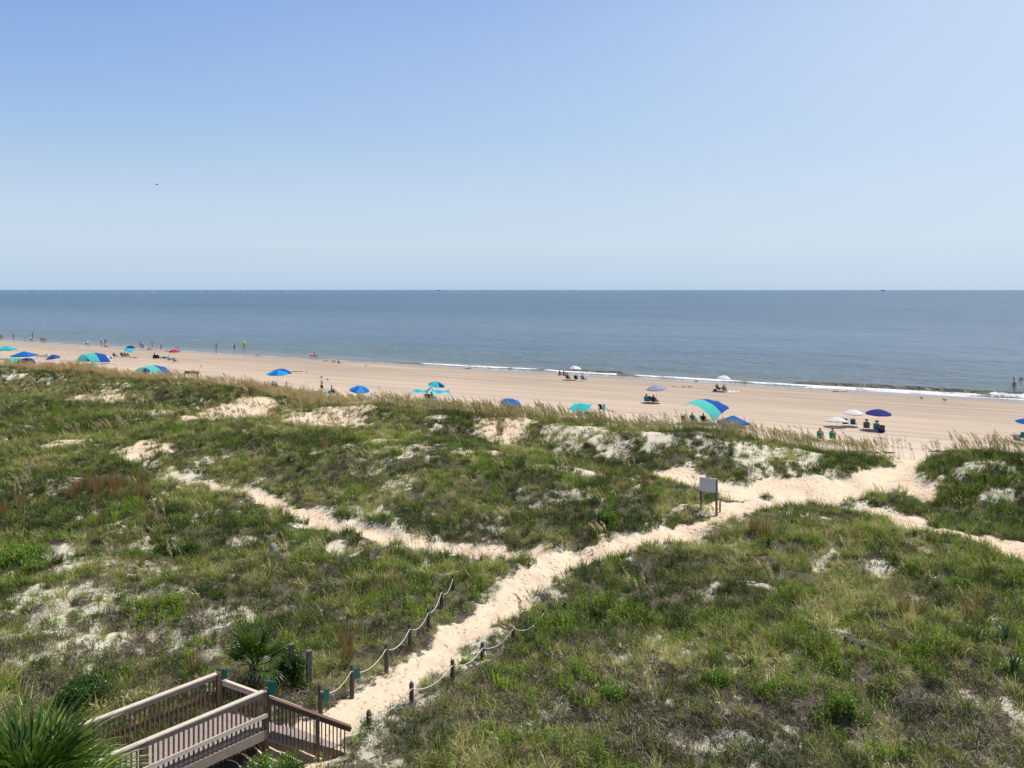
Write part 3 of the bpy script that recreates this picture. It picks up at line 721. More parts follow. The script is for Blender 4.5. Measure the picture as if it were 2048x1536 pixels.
# pale flowering plants --------------------------------------------
X, Y = candidates(5, 2.5, ymax=75, smax=62); b, o, path = bare(X, Y)
FL = [(1560,1155,40,14,.9),(1040,1020,24,14,.9),(830,1145,30,12,.8),(575,915,24,12,.8),(1090,965,40,10,.6),(1510,1070,30,10,.6),(780,1000,20,10,.5),(640,1400,30,14,.8),(1700,1130,30,14,.6),(1800,1160,60,20,.4),(1460,1110,70,14,.4)]
keep = (RS.rand(len(X)) < np.maximum(region(X, Y, FL), .012)) & (path < .1)
X, Y = X[keep], Y[keep]
scatter('pale_wildflowers', V_FLOW, X, Y, RS.uniform(.7, 1.2, len(X)), RS.rand(len(X)), 'pale cream flowering weeds scattered in loose mounds', 'wildflowers', seed=6)
# sea oats -----------------------------------------------------------
X, Y = candidates(1.5, 9.0, smax=79); b, o, path = bare(X, Y); s, t = st(X, Y)
clump = sstep(.38, .60, fbm(t/4., s/4., 151, 3))
w = 1.0*np.exp(-np.abs((s-69.5)/5.0)**3)*(.2+.8*clump)
w = np.where((t > 4) & (s > 66), w*.7, w) * (1-g(t, -5.0, 3.4)*.95)
w = w*np.where(s > 75, .6*(.4+.6*(1-sstep(-60, -40, t))), 1)
leftm = (1-sstep(-66, -48, t))
w = np.maximum(w, .09*leftm*(s > 30)*sstep(.40, .6, fbm(X/5., Y/5., 153, 3)))
w = np.maximum(w, .045*sstep(.5, .62, fbm(X/5., Y/5., 155, 3)))
w = np.maximum(w, .010)
keep = RS.rand(len(X)) < w*.62*(.72+.28*sstep(-75, -50, t))*(1-.9*(path*(s < 72)))
X, Y, s, t = X[keep], Y[keep], s[keep], t[keep]
tint = np.clip(.34 + .42*(1-sstep(-95, -45, t))*(s > 60) + .12*(s < 60) + RS.normal(0, .12, len(X)), 0, 1)
scatter('sea_oats', V_OAT, X, Y, RS.uniform(.75, 1.1, len(X)), tint, 'tall sea oats with drooping golden heads leaning left along the outer dune', 'sea oats', False, 7)
# ================================================================== walkway with railings and stairs
def wood(name, top, dark):
    m, n, out = nmat(name); tc = N(n, 'ShaderNodeTexCoord'); oi = N(n, 'ShaderNodeObjectInfo')
    ad = N(n, 'ShaderNodeVectorMath'); ad.operation = 'ADD'; n.links.new(tc.outputs['Object'], ad.inputs[0]); n.links.new(oi.outputs['Random'], ad.inputs[1])
    mp = N(n, 'ShaderNodeMapping'); mp.inputs['Scale'].default_value = (14, 14, 2.2); n.links.new(ad.outputs[0], mp.inputs[0])
    f = noise(n, mp.outputs[0], 3.0, 6, .7); g2 = noise(n, ad.outputs[0], 2.0, 3, .6)
    c = mixc(n, ramp(n, f, .32, .68), dark, top); c = mixc(n, ramp(n, g2, .35, .7, 0, .5), c, tuple(x*.72 for x in top))
    c = mixc(n, mth(n, 'MULTIPLY', oi.outputs['Random'], .45), c, tuple(x*.6 for x in top))
    princ(n, out, c, .85, .15, f, .5, .004); return m
W_RAIL = wood('sunlit_weathered_rail', (.76, .64, .53), (.46, .35, .27))  # cap colour lightened for the sun striking the rail tops
W_SIDE = wood('shaded_rail_wood', (.42, .32, .26), (.22, .155, .12))  # darker rail copy, side-face shade put into the colour
W_DARK = wood('shaded_brown_wood', (.23, .145, .10), (.10, .06, .042))  # brown wood with the balusters' shade mixed into its colour
W_DECK = wood('grey_deck_wood', (.42, .35, .31), (.25, .205, .18))
W_POST = wood('dark_post_wood', (.13, .115, .10), (.055, .05, .042))
W_GREY = wood('driftwood_grey', (.22, .20, .18), (.07, .06, .05))
TEAL = plain('teal_paint', (.010, .115, .10), .5, .12); SCREW = plain('bolt_heads', (.12, .10, .09), .5)
ROPE = plain('white_rope', (.56, .53, .46), .9, .15, .1, 40)

DZ = 2.89; RT = 3.96
far0 = Vector((-8.47, 23.1, 0)); near0 = Vector((-6.8, 22.1, 0)); wd = Vector((-.664, -.747, 0)).normalized()
wn = (far0-near0); wn.z = 0
walk = empty('boardwalk', (-7.6, 22.6, ground(-7.6, 22.6)), 0, 'raised wooden beach walkway with slatted railings and stairs down to the sand', 'boardwalk')
def part(name, mb, mat, parent=walk, smooth=False, label=None):
    """mesh in world coordinates, hung under a thing"""
    c = Vector((0, 0, 0))
    vs = np.array(mb.v); cc = Vector(vs.mean(0)); mb.v = [tuple(Vector(v)-cc) for v in mb.v]
    o = mb.build(name, mat, None, smooth); o.location = cc
    o.parent = parent; o.matrix_parent_inverse = (Matrix.Translation(parent.location) @ parent.rotation_euler.to_matrix().to_4x4()).inverted() if parent.parent is None else Matrix()
    if parent.parent is not None: o.location = cc - parent.location
    if label: o['label'] = label
    return o
def vup(p, z): return Vector((p.x, p.y, z))
LEN = 11.5
rq = random.Random(4)
for side, p0 in ((1, far0), (-1, near0)):
    p1 = p0 + wd*LEN; pk = p0 + wd*(3.35 if side > 0 else 3.25)
    inw = (near0-far0).normalized()*side*.0
    # cap boards in lengths, side boards below
    cuts = [0, 3.3, 6.9, LEN]
    for a, b in zip(cuts[:-1], cuts[1:]):
        A = p0+wd*a; B = p0+wd*(b-.006)
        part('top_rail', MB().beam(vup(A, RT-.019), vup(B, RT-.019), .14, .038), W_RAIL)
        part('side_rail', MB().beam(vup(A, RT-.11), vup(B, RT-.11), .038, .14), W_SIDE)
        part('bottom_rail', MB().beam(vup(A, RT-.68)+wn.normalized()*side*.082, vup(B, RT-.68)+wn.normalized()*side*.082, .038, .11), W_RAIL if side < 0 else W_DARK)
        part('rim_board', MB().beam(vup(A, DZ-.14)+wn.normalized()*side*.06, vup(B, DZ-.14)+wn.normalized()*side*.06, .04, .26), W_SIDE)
        for q in np.arange(a+.25, b, .55):
            for k in (-.035, .035):
                P = p0+wd*(q+k); part('bolt', MB().box((P.x, P.y, RT+.002), (.014, .014, .008)), SCREW)
    n_ = int(LEN/.131)
    proto = None
    off = wn.normalized()*side*.040
    for i in range(1, n_):
        P = p0+wd*(i*.131)+off
        if proto is None:
            proto = MB().box((0, 0, 0), (.038, .038, 1.26), (0, 0, math.atan2(wd.y, wd.x))).mesh('baluster'); proto.materials.append(W_DARK)
        o = bpy.data.objects.new('baluster', proto); COL.objects.link(o); o.parent = walk
        o.location = Vector((P.x, P.y, RT-.17-.63+rq.uniform(-.006, .006))) - walk.location; o.rotation_euler.z = rq.uniform(-.04, .04)
    for d in (0.0, 3.35, 6.7, 10.0):
        P = p0+wd*d - wn.normalized()*side*.015
        g0 = ground(P.x, P.y)-.4; top = RT-.04 if d else RT+.02
        part('post', MB().box((P.x, P.y, (g0+top)/2), (.14, .14, top-g0), (0, 0, math.atan2(wd.y, wd.x))), W_DARK)
# deck boards, across the walk
bl = wn.normalized(); proto = MB().box((0, 0, 0), (.138, wn.length+.06, .038)).mesh('deck_board'); proto.materials.append(W_DECK)
for i in range(int(LEN/.144)):
    P = (far0+near0)/2 + wd*(.05+i*.144)
    o = bpy.data.objects.new('deck_board', proto); COL.objects.link(o); o.parent = walk
    o.location = Vector((P.x, P.y, DZ-.019+rq.uniform(-.002, .002))) - walk.location; o.rotation_euler.z = math.atan2(bl.y, bl.x)-math.pi/2
for w_ in (-.7, 0, .7):
    c = (far0+near0)/2 + wn.normalized()*w_
    part('joist', MB().beam(vup(c, DZ-.16), vup(c+wd*LEN, DZ-.16), .05, .22), W_DARK)
# teal notice boards on the two end posts
for p, w_, h_, dz in ((far0, .13, .26, -.02), (near0, .19, .34, .08)):
    q = p + Vector((.17, .03, 0)); part('notice_board', MB().box((q.x, q.y, RT+dz-.06), (.035, w_, h_), (0, 0, -1.05)), TEAL, label='teal painted board fixed to the end post')
    part('board_cap', MB().box((q.x-.1, q.y+.0, RT+dz+h_/2-.045), (.23, .05, .03), (0, 0, -.2)), TEAL)
# stairs
sv_ = Vector((2.23, .60, 0)); sl = sv_.length; sd2 = sv_.normalized(); drop = 1.13
for p0, nm in ((far0, 0), (near0, 1)):
    A = vup(p0+sd2*.09, RT-.23); B = vup(p0+sv_, RT-.23-drop)
    part('stair_rail', MB().beam(A+Vector((0, 0, -.0)), B, .14, .038), W_DARK if nm else W_RAIL)
    part('stair_side_rail', MB().beam(A-Vector((0, 0, .09)), B-Vector((0, 0, .09)), .038, .12), W_DARK if nm else W_RAIL)
    part('stringer', MB().beam(vup(p0+sd2*.09, DZ-.22), vup(p0+sv_*.93, max(DZ-.22-drop*1.0, 1.75)), .05, .26), W_SIDE)
    k = int(sl/.105)
    for i in range(1, k):
        q = i*.105/sl; P = p0+sv_*q + wn.normalized()*(.045 if not nm else -.045)
        zt = RT-.28-drop*q; L = 1.05
        part('stair_baluster', MB().box((P.x, P.y, zt-L/2), (.036, .036, L), (0, 0, math.atan2(sd2.y, sd2.x))), W_DARK)
    for q in (.60,):
        P = p0+sv_*q; zt = RT-.26-drop*q; part('stair_post', MB().box((P.x, P.y, zt-.65), (.12, .12, 1.3), (0, 0, math.atan2(sd2.y, sd2.x))), W_DARK)
ns = 5; ang = math.atan2(wn.y, wn.x)
for i in range(ns):
    q = (i+.5)/ns; P = (far0+near0)/2+sv_*q*.92; z = DZ-(i+1)*.17
    part('stair_tread', MB().beam(vup(far0+sv_*q*.92-wn.normalized()*.07, z), vup(near0+sv_*q*.92+wn.normalized()*.07, z), .30, .04), W_DECK)

# ================================================================== rope fences
def rope_fence(posts, label, signs=(), sag=.28, stub=None, skip=()):
    P = []
    for (px, ytop, ybase) in posts:
        b = hit(px, ybase); hgt = (ybase-ytop)*b.y/F_PX; P.append((b, hgt))
    root = empty('rope_fence', P[0][0], 0, label, 'rope fence')
    for i, (b, hgt) in enumerate(P):
        r = .075; mb = MB(); lean = (rq.uniform(-.02, .02), rq.uniform(-.02, .02))
        top = (b.x+lean[0]*hgt, b.y+lean[1]*hgt, b.z+hgt)
        mb.tube([(b.x, b.y, b.z-.4), (top[0], top[1], top[2]-.05), (top[0], top[1], top[2])], [r, r*.98, r*.55], 10)
        part('post', mb, W_POST, root, True)
    for i in range(len(P)-1):
        if i in skip: continue
        (a, ha), (b, hb) = P[i], P[i+1]; A = a+Vector((.02, -.09, ha-.17)); B = b+Vector((0, -.09, hb-.17)); pts = []
        sg = sag*rq.uniform(.8, 1.2)
        for k in range(13):
            q = k/12; p = A.lerp(B, q); p.z -= sg*4*q*(1-q); pts.append(p)
        part('rope', MB().tube(pts, .0145, 6), ROPE, root, True)
    for i, dz in signs:
        b, hgt = P[i]; part('notice_board', MB().box((b.x+.17, b.y+.05, b.z+hgt-dz), (.03, .17, .36), (0, 0, -.9)), TEAL, root, label='teal painted board on the post')
    return root
rope_fence([(641,1369,1432),(703.5,1330,1392),(772.5,1287,1346),(820,1247,1296),(857,1216,1264),(883,1176,1217),(906,1149,1180)],
           'rope fence of dark posts along the left edge of the sandy path', ((0, .36), (1, .30)))
rope_fence([(737,1421,1449),(823.5,1365,1408),(904.5,1319,1368),(965.5,1285,1320),(1026.5,1247,1286),(1087,1217,1245)],
           'rope fence of dark posts along the right edge of the sandy path', sag=.26)
def lone_post(px, yt, yb, label, r=.075, mat=None, sq=False):
    b = hit(px, yb); hgt = (yb-yt)*b.y/F_PX; mb = MB()
    if sq: mb.box((0, 0, hgt/2-.2), (.15, .15, hgt+.4), (0, 0, .5)); mb.box((0, 0, hgt+.01), (.17, .17, .03), (0, 0, .5))
    else: mb.tube([(0, 0, -.4), (0, 0, hgt-.05), (0, 0, hgt)], [r, r, r*.6], 10)
    return tag(mb.build('post', mat or W_POST, None, not sq, loc=b), label, 'post')
lone_post(1130, 1204, 1218, 'short dark post stub in the grass just past the right rope fence')
lone_post(618, 1303, 1372, 'tall bare grey green post standing beside the vine covered shrub', mat=W_GREY, sq=True)
lone_post(583, 1289, 1362, 'grey post almost swallowed by a dark leafy vine', mat=W_GREY, sq=True)
lone_post(1440, 1003, 1021, 'small stub post just right of the blank sign', r=.05)
lone_post(1648, 934, 948, 'small dark stake in the sand near the beach path', r=.05)
# sign
sb = empty('sign', hit(1402, 1018), 0, 'blank grey notice board on two wooden posts seen from behind', 'sign')
A = hit(1402, 1018); B = hit(1433, 1030); topz = 4.14
for P in (A, B):
    part('post', MB().box((P.x, P.y, (P.z-.3+topz)/2), (.10, .10, topz-P.z+.3), (0, 0, -1.1)), W_GREY, sb)
d = (B-A); d.z = 0; d.normalize(); nn = Vector((d.y, -d.x, 0)); 
q1 = vup(A-d*.06, topz-.37)+nn*.07; q2 = vup(B-d*.02, topz-.37)+nn*.07
part('board', MB().beam(q1, q2, .035, .78), plain('grey_board', (.62, .60, .61), .7, .06), sb)

# stump and log
b = hit(546, 1107); mb = MB(); mb.tube([(0,0,-.2),(0,.02,.15),(.02,.03,.38),(.0,.02,.50)], [.24,.20,.18,.09], 9)
tag(mb.build('tree_stump', plain('stump_grey', (.26, .25, .24), .9, .5, .1, 9), None, True, loc=b), 'small pale grey weathered stump standing in the sandy grass', 'stump')
a_, b_ = hit(1688, 1289), hit(1802, 1324); mb = MB(); pts = [a_.lerp(b_, i/8)+Vector((0, rq.uniform(-.05, .05), .20-.012*i)) for i in range(9)]
mid_ = (a_+b_)/2; mb.tube([p-mid_ for p in pts], [.13,.15,.15,.14,.14,.13,.12,.11,.08], 9)
lg = mb.build('fallen_log', W_POST, None, True, loc=mid_); tag(lg, 'long dark fallen timber lying half buried in the dune grass', 'log')
br = MB(); br.tube([(-.8, .1, .2), (-.6, .3, .42)], [.03, .015], 6); br.build('branch_stub', W_GREY, lg)

# ================================================================== palms, shrubs, yuccas
PALM = leaf_mat('palm_frond_green', [(0, (.022, .060, .012)), (.5, (.055, .115, .022)), (1, (.13, .20, .045))], .25, .5, .3, .9)
def set_tint(me, v): me.attributes.new('tint', 'FLOAT', 'POINT')
def plant_mat(name, stops, tr=.3, gloss=.3):
    m, n, out = nmat(name); bl_ = attr(n, 'bl').outputs['Fac']; oi = N(n, 'ShaderNodeObjectInfo')
    f = mth(n, 'ADD', mth(n, 'MULTIPLY', bl_, .75), mth(n, 'MULTIPLY', oi.outputs['Random'], .25))
    cr = N(n, 'ShaderNodeValToRGB'); n.links.new(f, cr.inputs[0]); el = cr.color_ramp.elements
    while len(el) < len(stops): el.new(.5)
    for e, (p, c) in zip(el, stops): e.position = p; e.color = (*c, 1)
    col = cr.outputs[0]; d = N(n, 'ShaderNodeBsdfDiffuse'); t = N(n, 'ShaderNodeBsdfTranslucent'); mx = N(n, 'ShaderNodeMixShader'); mx.inputs[0].default_value = tr
    n.links.new(col, d.inputs[0]); n.links.new(mixc(n, .6, col, mixc(n, 1, col, (1, 1, .5), 'MULTIPLY')), t.inputs[0])
    n.links.new(d.outputs[0], mx.inputs[1]); n.links.new(t.outputs[0], mx.inputs[2])
    gl = N(n, 'ShaderNodeBsdfGlossy'); gl.inputs['Roughness'].default_value = .35; m2 = N(n, 'ShaderNodeMixShader'); m2.inputs[0].default_value = gloss*.25
    n.links.new(mx.outputs[0], m2.inputs[1]); n.links.new(gl.outputs[0], m2.inputs[2]); n.links.new(m2.outputs[0], out.inputs[0]); return m
P_FAN = plant_mat('fan_palm_leaf', [(0, (.022, .055, .007)), (.55, (.065, .130, .014)), (.9, (.20, .28, .035)), (1, (.45, .38, .12))], .35, .14)
P_YUC = plant_mat('yucca_leaf', [(0, (.025, .06, .03)), (.6, (.06, .12, .055)), (1, (.16, .22, .10))], .15, .05)
P_MYR = plant_mat('dark_shrub_leaf', [(0, (.018, .045, .008)), (.5, (.045, .10, .012)), (1, (.12, .20, .025))], .3, .12)
P_BRI = plant_mat('bright_shrub_leaf', [(0, (.05, .10, .012)), (.5, (.12, .22, .02)), (1, (.24, .36, .05))], .35, .12)
P_RED = plant_mat('reddish_grass', [(0, (.12, .10, .045)), (.5, (.30, .19, .09)), (1, (.48, .33, .17))], .35, .0)
P_FLW = plant_mat('cream_petals', [(0, (.45, .45, .22)), (1, (.75, .72, .48))], .3, .1)
P_PAL = plant_mat('pale_weed', [(0, (.10, .14, .04)), (.6, (.26, .28, .11)), (1, (.62, .58, .36))], .25, .1)
P_TRK = plain('palm_trunk', (.14, .11, .08), .95, .4, .1, 12)
def fan_frond(rr, R_=1.1, seg=26, pet=.9, droop=.35):
    mb = newmb(); pts = []
    z = 0; x = 0
    mbp = newmb(); el_ = rr.uniform(.1, .4)
    for i in range(6):
        pts.append((x, 0, z)); x += pet/5*math.cos(el_*i/3-.0); z += -pet/5*math.sin(el_*i/4)*.8
    mbp.tube(pts, [.02, .018, .016, .014, .012, .01], 5)
    bx, bz = pts[-1][0], pts[-1][2]
    for k in range(seg):
        a = (k/(seg-1)-.5)*R(205); L = R_*(1-.25*abs(a)/2.2)*rr.uniform(.9, 1.05); w = .050*R_
        dx, dy = math.cos(a), math.sin(a); sx, sy = -dy, dx
        cup = .18*abs(math.sin(a)); px, py, pz = bx, 0, bz; dz = cup+.10; b = len(mb.v); m_ = 6
        for j in range(m_+1):
            q = j/m_; ww = w*(.35+1.1*q if q < .5 else .9*(1-q)*2)*.5+.002
            mb.v.append((px-sx*ww, py-sy*ww, pz+.25*ww)); mb.v.append((px, py, pz-.35*ww)); mb.v.append((px+sx*ww, py+sy*ww, pz+.25*ww))
            st_ = L/m_; px += dx*st_; py += dy*st_; pz += dz*st_; dz -= (droop*(1.9 if q > .45 else .6)+rr.uniform(0, .06))/m_*2.2
        t_ = rr.uniform(.15, .75) + (.25 if rr.random() < .06 else 0)
        for j in range(m_):
            for c in (0, 1):
                i0 = b+j*3+c; mb.face((i0, i0+1, i0+4, i0+3)); mb.t.append(min(1, t_+(j/m_)**4*.35))
    mbp.t = [.4]*len(mbp.f); return mb, mbp
def palm(loc, n_f, R_, trunk_h, label, seed, tilt=(.1, 1.35), pet=.9):
    rr = random.Random(seed); root = empty('sabal_palm', loc, 0, label, 'palm')
    tk = MB(); tk.tube([(0, 0, -.3), (.02, 0, trunk_h*.5), (0, 0, trunk_h)], [.17, .15, .14], 10)
    for k in range(int(trunk_h*14)):
        a = k*2.4; z = k/14; tk.beam((.13*math.cos(a), .13*math.sin(a), z), (.26*math.cos(a), .26*math.sin(a), z+.22), .05, .02)
    tk.build('trunk', P_TRK, root)
    fr = [fan_frond(rr, R_, 21, pet, rr.uniform(.25, .5)) for _ in range(4)]; ms = []
    for f, p in fr:
        me = f.mesh('frond'); me.attributes.new('bl', 'FLOAT', 'FACE').data.foreach_set('value', f.t); me.materials.append(P_FAN)
        mp_ = p.mesh('petiole'); mp_.attributes.new('bl', 'FLOAT', 'FACE').data.foreach_set('value', p.t); mp_.materials.append(P_FAN); ms.append((me, mp_))
    for k in range(n_f):
        me, mp_ = ms[k % 4]; az = k*2.399+rr.uniform(-.2, .2); el_ = rr.uniform(*tilt) if k > 3 else 1.2
        o = bpy.data.objects.new('frond', me); COL.objects.link(o); o.parent = root; o.location = (.06*math.cos(az), .06*math.sin(az), trunk_h-.05)
        o.rotation_euler = Euler((rr.uniform(-.5, .5), -el_, az)); s_ = rr.uniform(.8, 1.08); o.scale = (s_,)*3
        c = bpy.data.objects.new('petiole', mp_); COL.objects.link(c); c.parent = o
    return root
palm(Vector((-8.5, 14.2, ground(-8.5, 14.2))), 32, 1.25, 5.95-ground(-8.5, 14.2), 'large fan palm filling the bottom left corner beside the walkway', 3, (.0, 1.4), .62)
pb = hit(508, 1384)
palm(pb, 16, 1.0, .95, 'young fan palm growing behind the end of the walkway railing', 8, (-.1, 1.45), .6)
pb = Vector((-5.75, 20.4, ground(-5.75, 20.4)))
palm(pb, 9, .6, .25, 'low fan palm sprouting under the near side of the stairs', 12, (.2, 1.2), .5)

def shrub(loc, rx, ry, rz_, n, label, mat, seed, cat='shrub', leaf=.05, name='shrub', group=None):
    rr = random.Random(seed); root = empty(name, loc, 0, label, cat, group); mb = newmb(); tw_ = MB()
    for k in range(9):
        a = rr.uniform(0, 6.28); q = rr.uniform(.3, .85); tw_.tube([(0, 0, -.1), (rx*.4*q*math.cos(a), ry*.4*q*math.sin(a), rz_*.4), (rx*q*math.cos(a), ry*q*math.sin(a), rz_*rr.uniform(.5, .85))], [.03, .018, .006], 5)
    tw_.build('branches', P_TRK, root)
    bumps = [(rr.uniform(-.75, .75)*rx, rr.uniform(-.75, .75)*ry, rr.uniform(.45, .95)*rz_, rr.uniform(.22, .42)) for _ in range(16)]
    for k in range(n):
        bx, by, bz, br_ = rr.choice(bumps); d = Vector((rr.gauss(0, 1), rr.gauss(0, 1), rr.gauss(0, 1))).normalized()*(rr.random()**.4)
        sc_ = br_*(rx+ry)/2; p = Vector((bx, by, 0))+Vector((d.x*sc_, d.y*sc_, 0)); h_ = rz_*max(.0, 1-(p.x/rx)**2*.7-(p.y/ry)**2*.7)
        z = min(h_, bz)*.75+d.z*rz_*.33
        if z < .02: z = rr.uniform(.02, .15)
        c = Vector((p.x, p.y, z)); az = rr.uniform(0, 6.28); up = rr.uniform(-.3, 1.2); ll = leaf*rr.uniform(.7, 1.4)
        dd = Vector((math.cos(az)*math.cos(up), math.sin(az)*math.cos(up), math.sin(up))); s_ = Vector((-math.sin(az), math.cos(az), 0))*ll*.22
        b = len(mb.v)
        for q in (c, c+dd*ll*.5+s_, c+dd*ll, c+dd*ll*.5-s_): mb.v.append(tuple(q))
        mb.face((b, b+1, b+2, b+3)); mb.t.append(min(1, max(0, rr.gauss(.45, .25))))
    me = mb.mesh('foliage'); me.attributes.new('bl', 'FLOAT', 'FACE').data.foreach_set('value', mb.t); me.materials.append(mat); link('foliage', me, None, root)
    return root
shrub(hit(170, 1408), 1.0, .8, .85, 5200, 'dark green rounded shrub beside the far end of the walkway railing', P_MYR, 1, leaf=.075)
shrub(hit(350, 1115), 1.3, 1.0, .85, 4800, 'dark dense shrub on the pale mottled sand left of the stump', P_MYR, 2, leaf=.085)
shrub(hit(265, 1118), 1.5, .8, .4, 2600, 'low green shrub spreading left of the dark dense one', P_BRI, 3, leaf=.08)
shrub(hit(582, 1368), .62, .5, 1.15, 4200, 'upright dark vine climbing over a post behind the fan palm', P_MYR, 4, cat='vine', leaf=.075, name='vine')
shrub(Vector((-6.35, 21.1, ground(-6.35, 21.1))), .85, .7, .95, 3800, 'bright green leafy shrub under the near corner of the walkway', P_BRI, 5, leaf=.075)
shrub(hit(30, 1120), 1.9, 1.2, .7, 4200, 'bright green bush at the left edge of the dunes', P_BRI, 6, leaf=.09)
shrub(hit(1430, 1372), .62, .5, .6, 1700, 'small bright shrub low in the grass right of the rope fence', P_BRI, 7, leaf=.075)
shrub(hit(1215, 1400), .55, .45, .55, 1500, 'bright shrub in the grass nearest the middle of the foreground', P_BRI, 8, leaf=.075)
shrub(hit(1213, 1045), .55, .45, .75, 1500, 'lone bright green bush on the slope left of the sign', P_BRI, 9, leaf=.085)
shrub(hit(1570, 1175), .95, .7, .55, 2200, 'rounded mound of cream flowering weed right of the path', P_PAL, 10, cat='flowering shrub', leaf=.06)
shrub(hit(825, 1155), .9, .7, .55, 2000, 'rounded mound of cream flowering weed left of the rope fence top', P_PAL, 11, cat='flowering shrub', leaf=.06)
shrub(hit(1035, 1035), .8, .6, .6, 1800, 'pale flowering mound high on the middle dune', P_PAL, 12, cat='flowering shrub', leaf=.065)
shrub(hit(575, 925), 1.0, .7, .9, 1800, 'pale flowering mound on the left crest of the middle dune', P_PAL, 13, cat='flowering shrub', leaf=.08)
shrub(hit(1700, 1435), .6, .6, .8, 1800, 'bright upright shrub in the dead grass at the lower right', P_BRI, 14, leaf=.07)
shrub(hit(1920, 1182), .6, .5, .6, 1500, 'bright green bush near the tallest reddish grass tuft', P_BRI, 15, leaf=.08)

def yucca(loc, sc_, label, seed, flower=False):
    rr = random.Random(seed); root = empty('yucca', loc, 0, label, 'yucca')
    for k in range(34):
        mb = newmb(); blade(mb, .02, 0, 0, rr.uniform(.1, .5), rr.uniform(.42, .62), .05, rr.random(), 3, .8, 0, math.pi/2)
        me = mb.mesh('leaf'); me.attributes.new('bl', 'FLOAT', 'FACE').data.foreach_set('value', mb.t); me.materials.append(P_YUC)
        o = link('leaf', me, None, root); o.rotation_euler = (0, rr.uniform(-.1, 1.35), rr.uniform(0, 6.28)); o.scale = (sc_,)*3; o.location = (0, 0, .08)
    if flower:
        s_ = MB(); s_.tube([(0, 0, .2), (.02, 0, 1.5)], [.02, .012], 6); s_.build('flower_stalk', P_YUC, root)
        f = newmb()
        for k in range(90):
            z = rr.uniform(.85, 1.6); a = rr.uniform(0, 6.28); r = .13*(1.65-z)/.8+.02; c = Vector((r*math.cos(a), r*math.sin(a), z)); b = len(f.v)
            for d_ in ((0, 0, .03), (.03, 0, -.02), (-.02, .03, -.03)): f.v.append(tuple(c+Vector(d_)))
            f.face((b, b+1, b+2)); f.t.append(rr.random())
        me = f.mesh('blossom'); me.attributes.new('bl', 'FLOAT', 'FACE').data.foreach_set('value', f.t); me.materials.append(P_FLW); link('blossom', me, None, root)
    return root
for k, (px, py, sc_, fl, lb) in enumerate([
 (2026,1352,1.35,0,'largest spiky yucca at the right edge of the grass'),
 (2012,1283,1.05,0,'spiky yucca just above the largest one at the right edge'),
 (1955,1262,.75,0,'small yucca below the tall reddish grass tuft'),
 (1852,1303,.95,0,'yucca near the right end of the fallen timber'),
 (1537,1092,1.0,0,'yucca right of the sign below the brown grass clump'),
 (1343,1136,.9,0,'bluish yucca in the grass right of the main path'),
 (300,1000,.9,0,'yucca at the right end of the reddish grass cluster'),
 (1462,912,1.3,0,'dark yucca on the bare slope of the outer dune'),
 (206,930,.9,0,'yucca in the grass below the left sand patch'),
 (19,885,1.35,1,'yucca with a cream flower spike at the left edge'),
 (94,815,1.2,1,'farther yucca with a cream flower spike on the left dune'),
 (110,758,1.2,1,'flowering yucca nearest the beach on the left dune'),
 (1500,1340,.8,0,'small yucca in the green grass left of the fallen timber')]):
    yucca(hit(px, py), sc_, lb, 20+k, bool(fl))

# reddish bunch grass --------------------------------------------------------
def red_mesh(rr, n=105, H=(.5, 1.15)):
    mb = newmb()
    for k in range(n):
        a = rr.uniform(0, 6.283); r = .16*math.sqrt(rr.random())
        blade(mb, r*math.cos(a), r*math.sin(a), a+rr.uniform(-.6, .6), rr.uniform(.05, .7), rr.uniform(*H), .014*rr.uniform(.7, 1.3), rr.random(), 3, .6, -.03, rr.uniform(0, 6.28))
    me = mb.mesh('bluestem_clump'); me.attributes.new('bl', 'FLOAT', 'FACE').data.foreach_set('value', mb.t); me.materials.append(P_RED); return me
rr = random.Random(9); RM = [red_mesh(rr) for _ in range(5)]
def red(px, py, sc_, label, group=None):
    o = bpy.data.objects.new('bunch_grass', rr.choice(RM)); COL.objects.link(o); o.location = hit(px, py); o.rotation_euler.z = rr.uniform(0, 6.28); o.scale = (sc_*.9, sc_*.9, sc_)
    return tag(o, label, 'bunch grass', group)
GA = 'reddish brown grass clumps massed on the left dune'
for k in range(34):
    red(rr.gauss(200, 45), rr.gauss(985, 16), rr.uniform(.8, 1.3), 'reddish brown upright grass clump in the dense cluster on the left dune', GA)
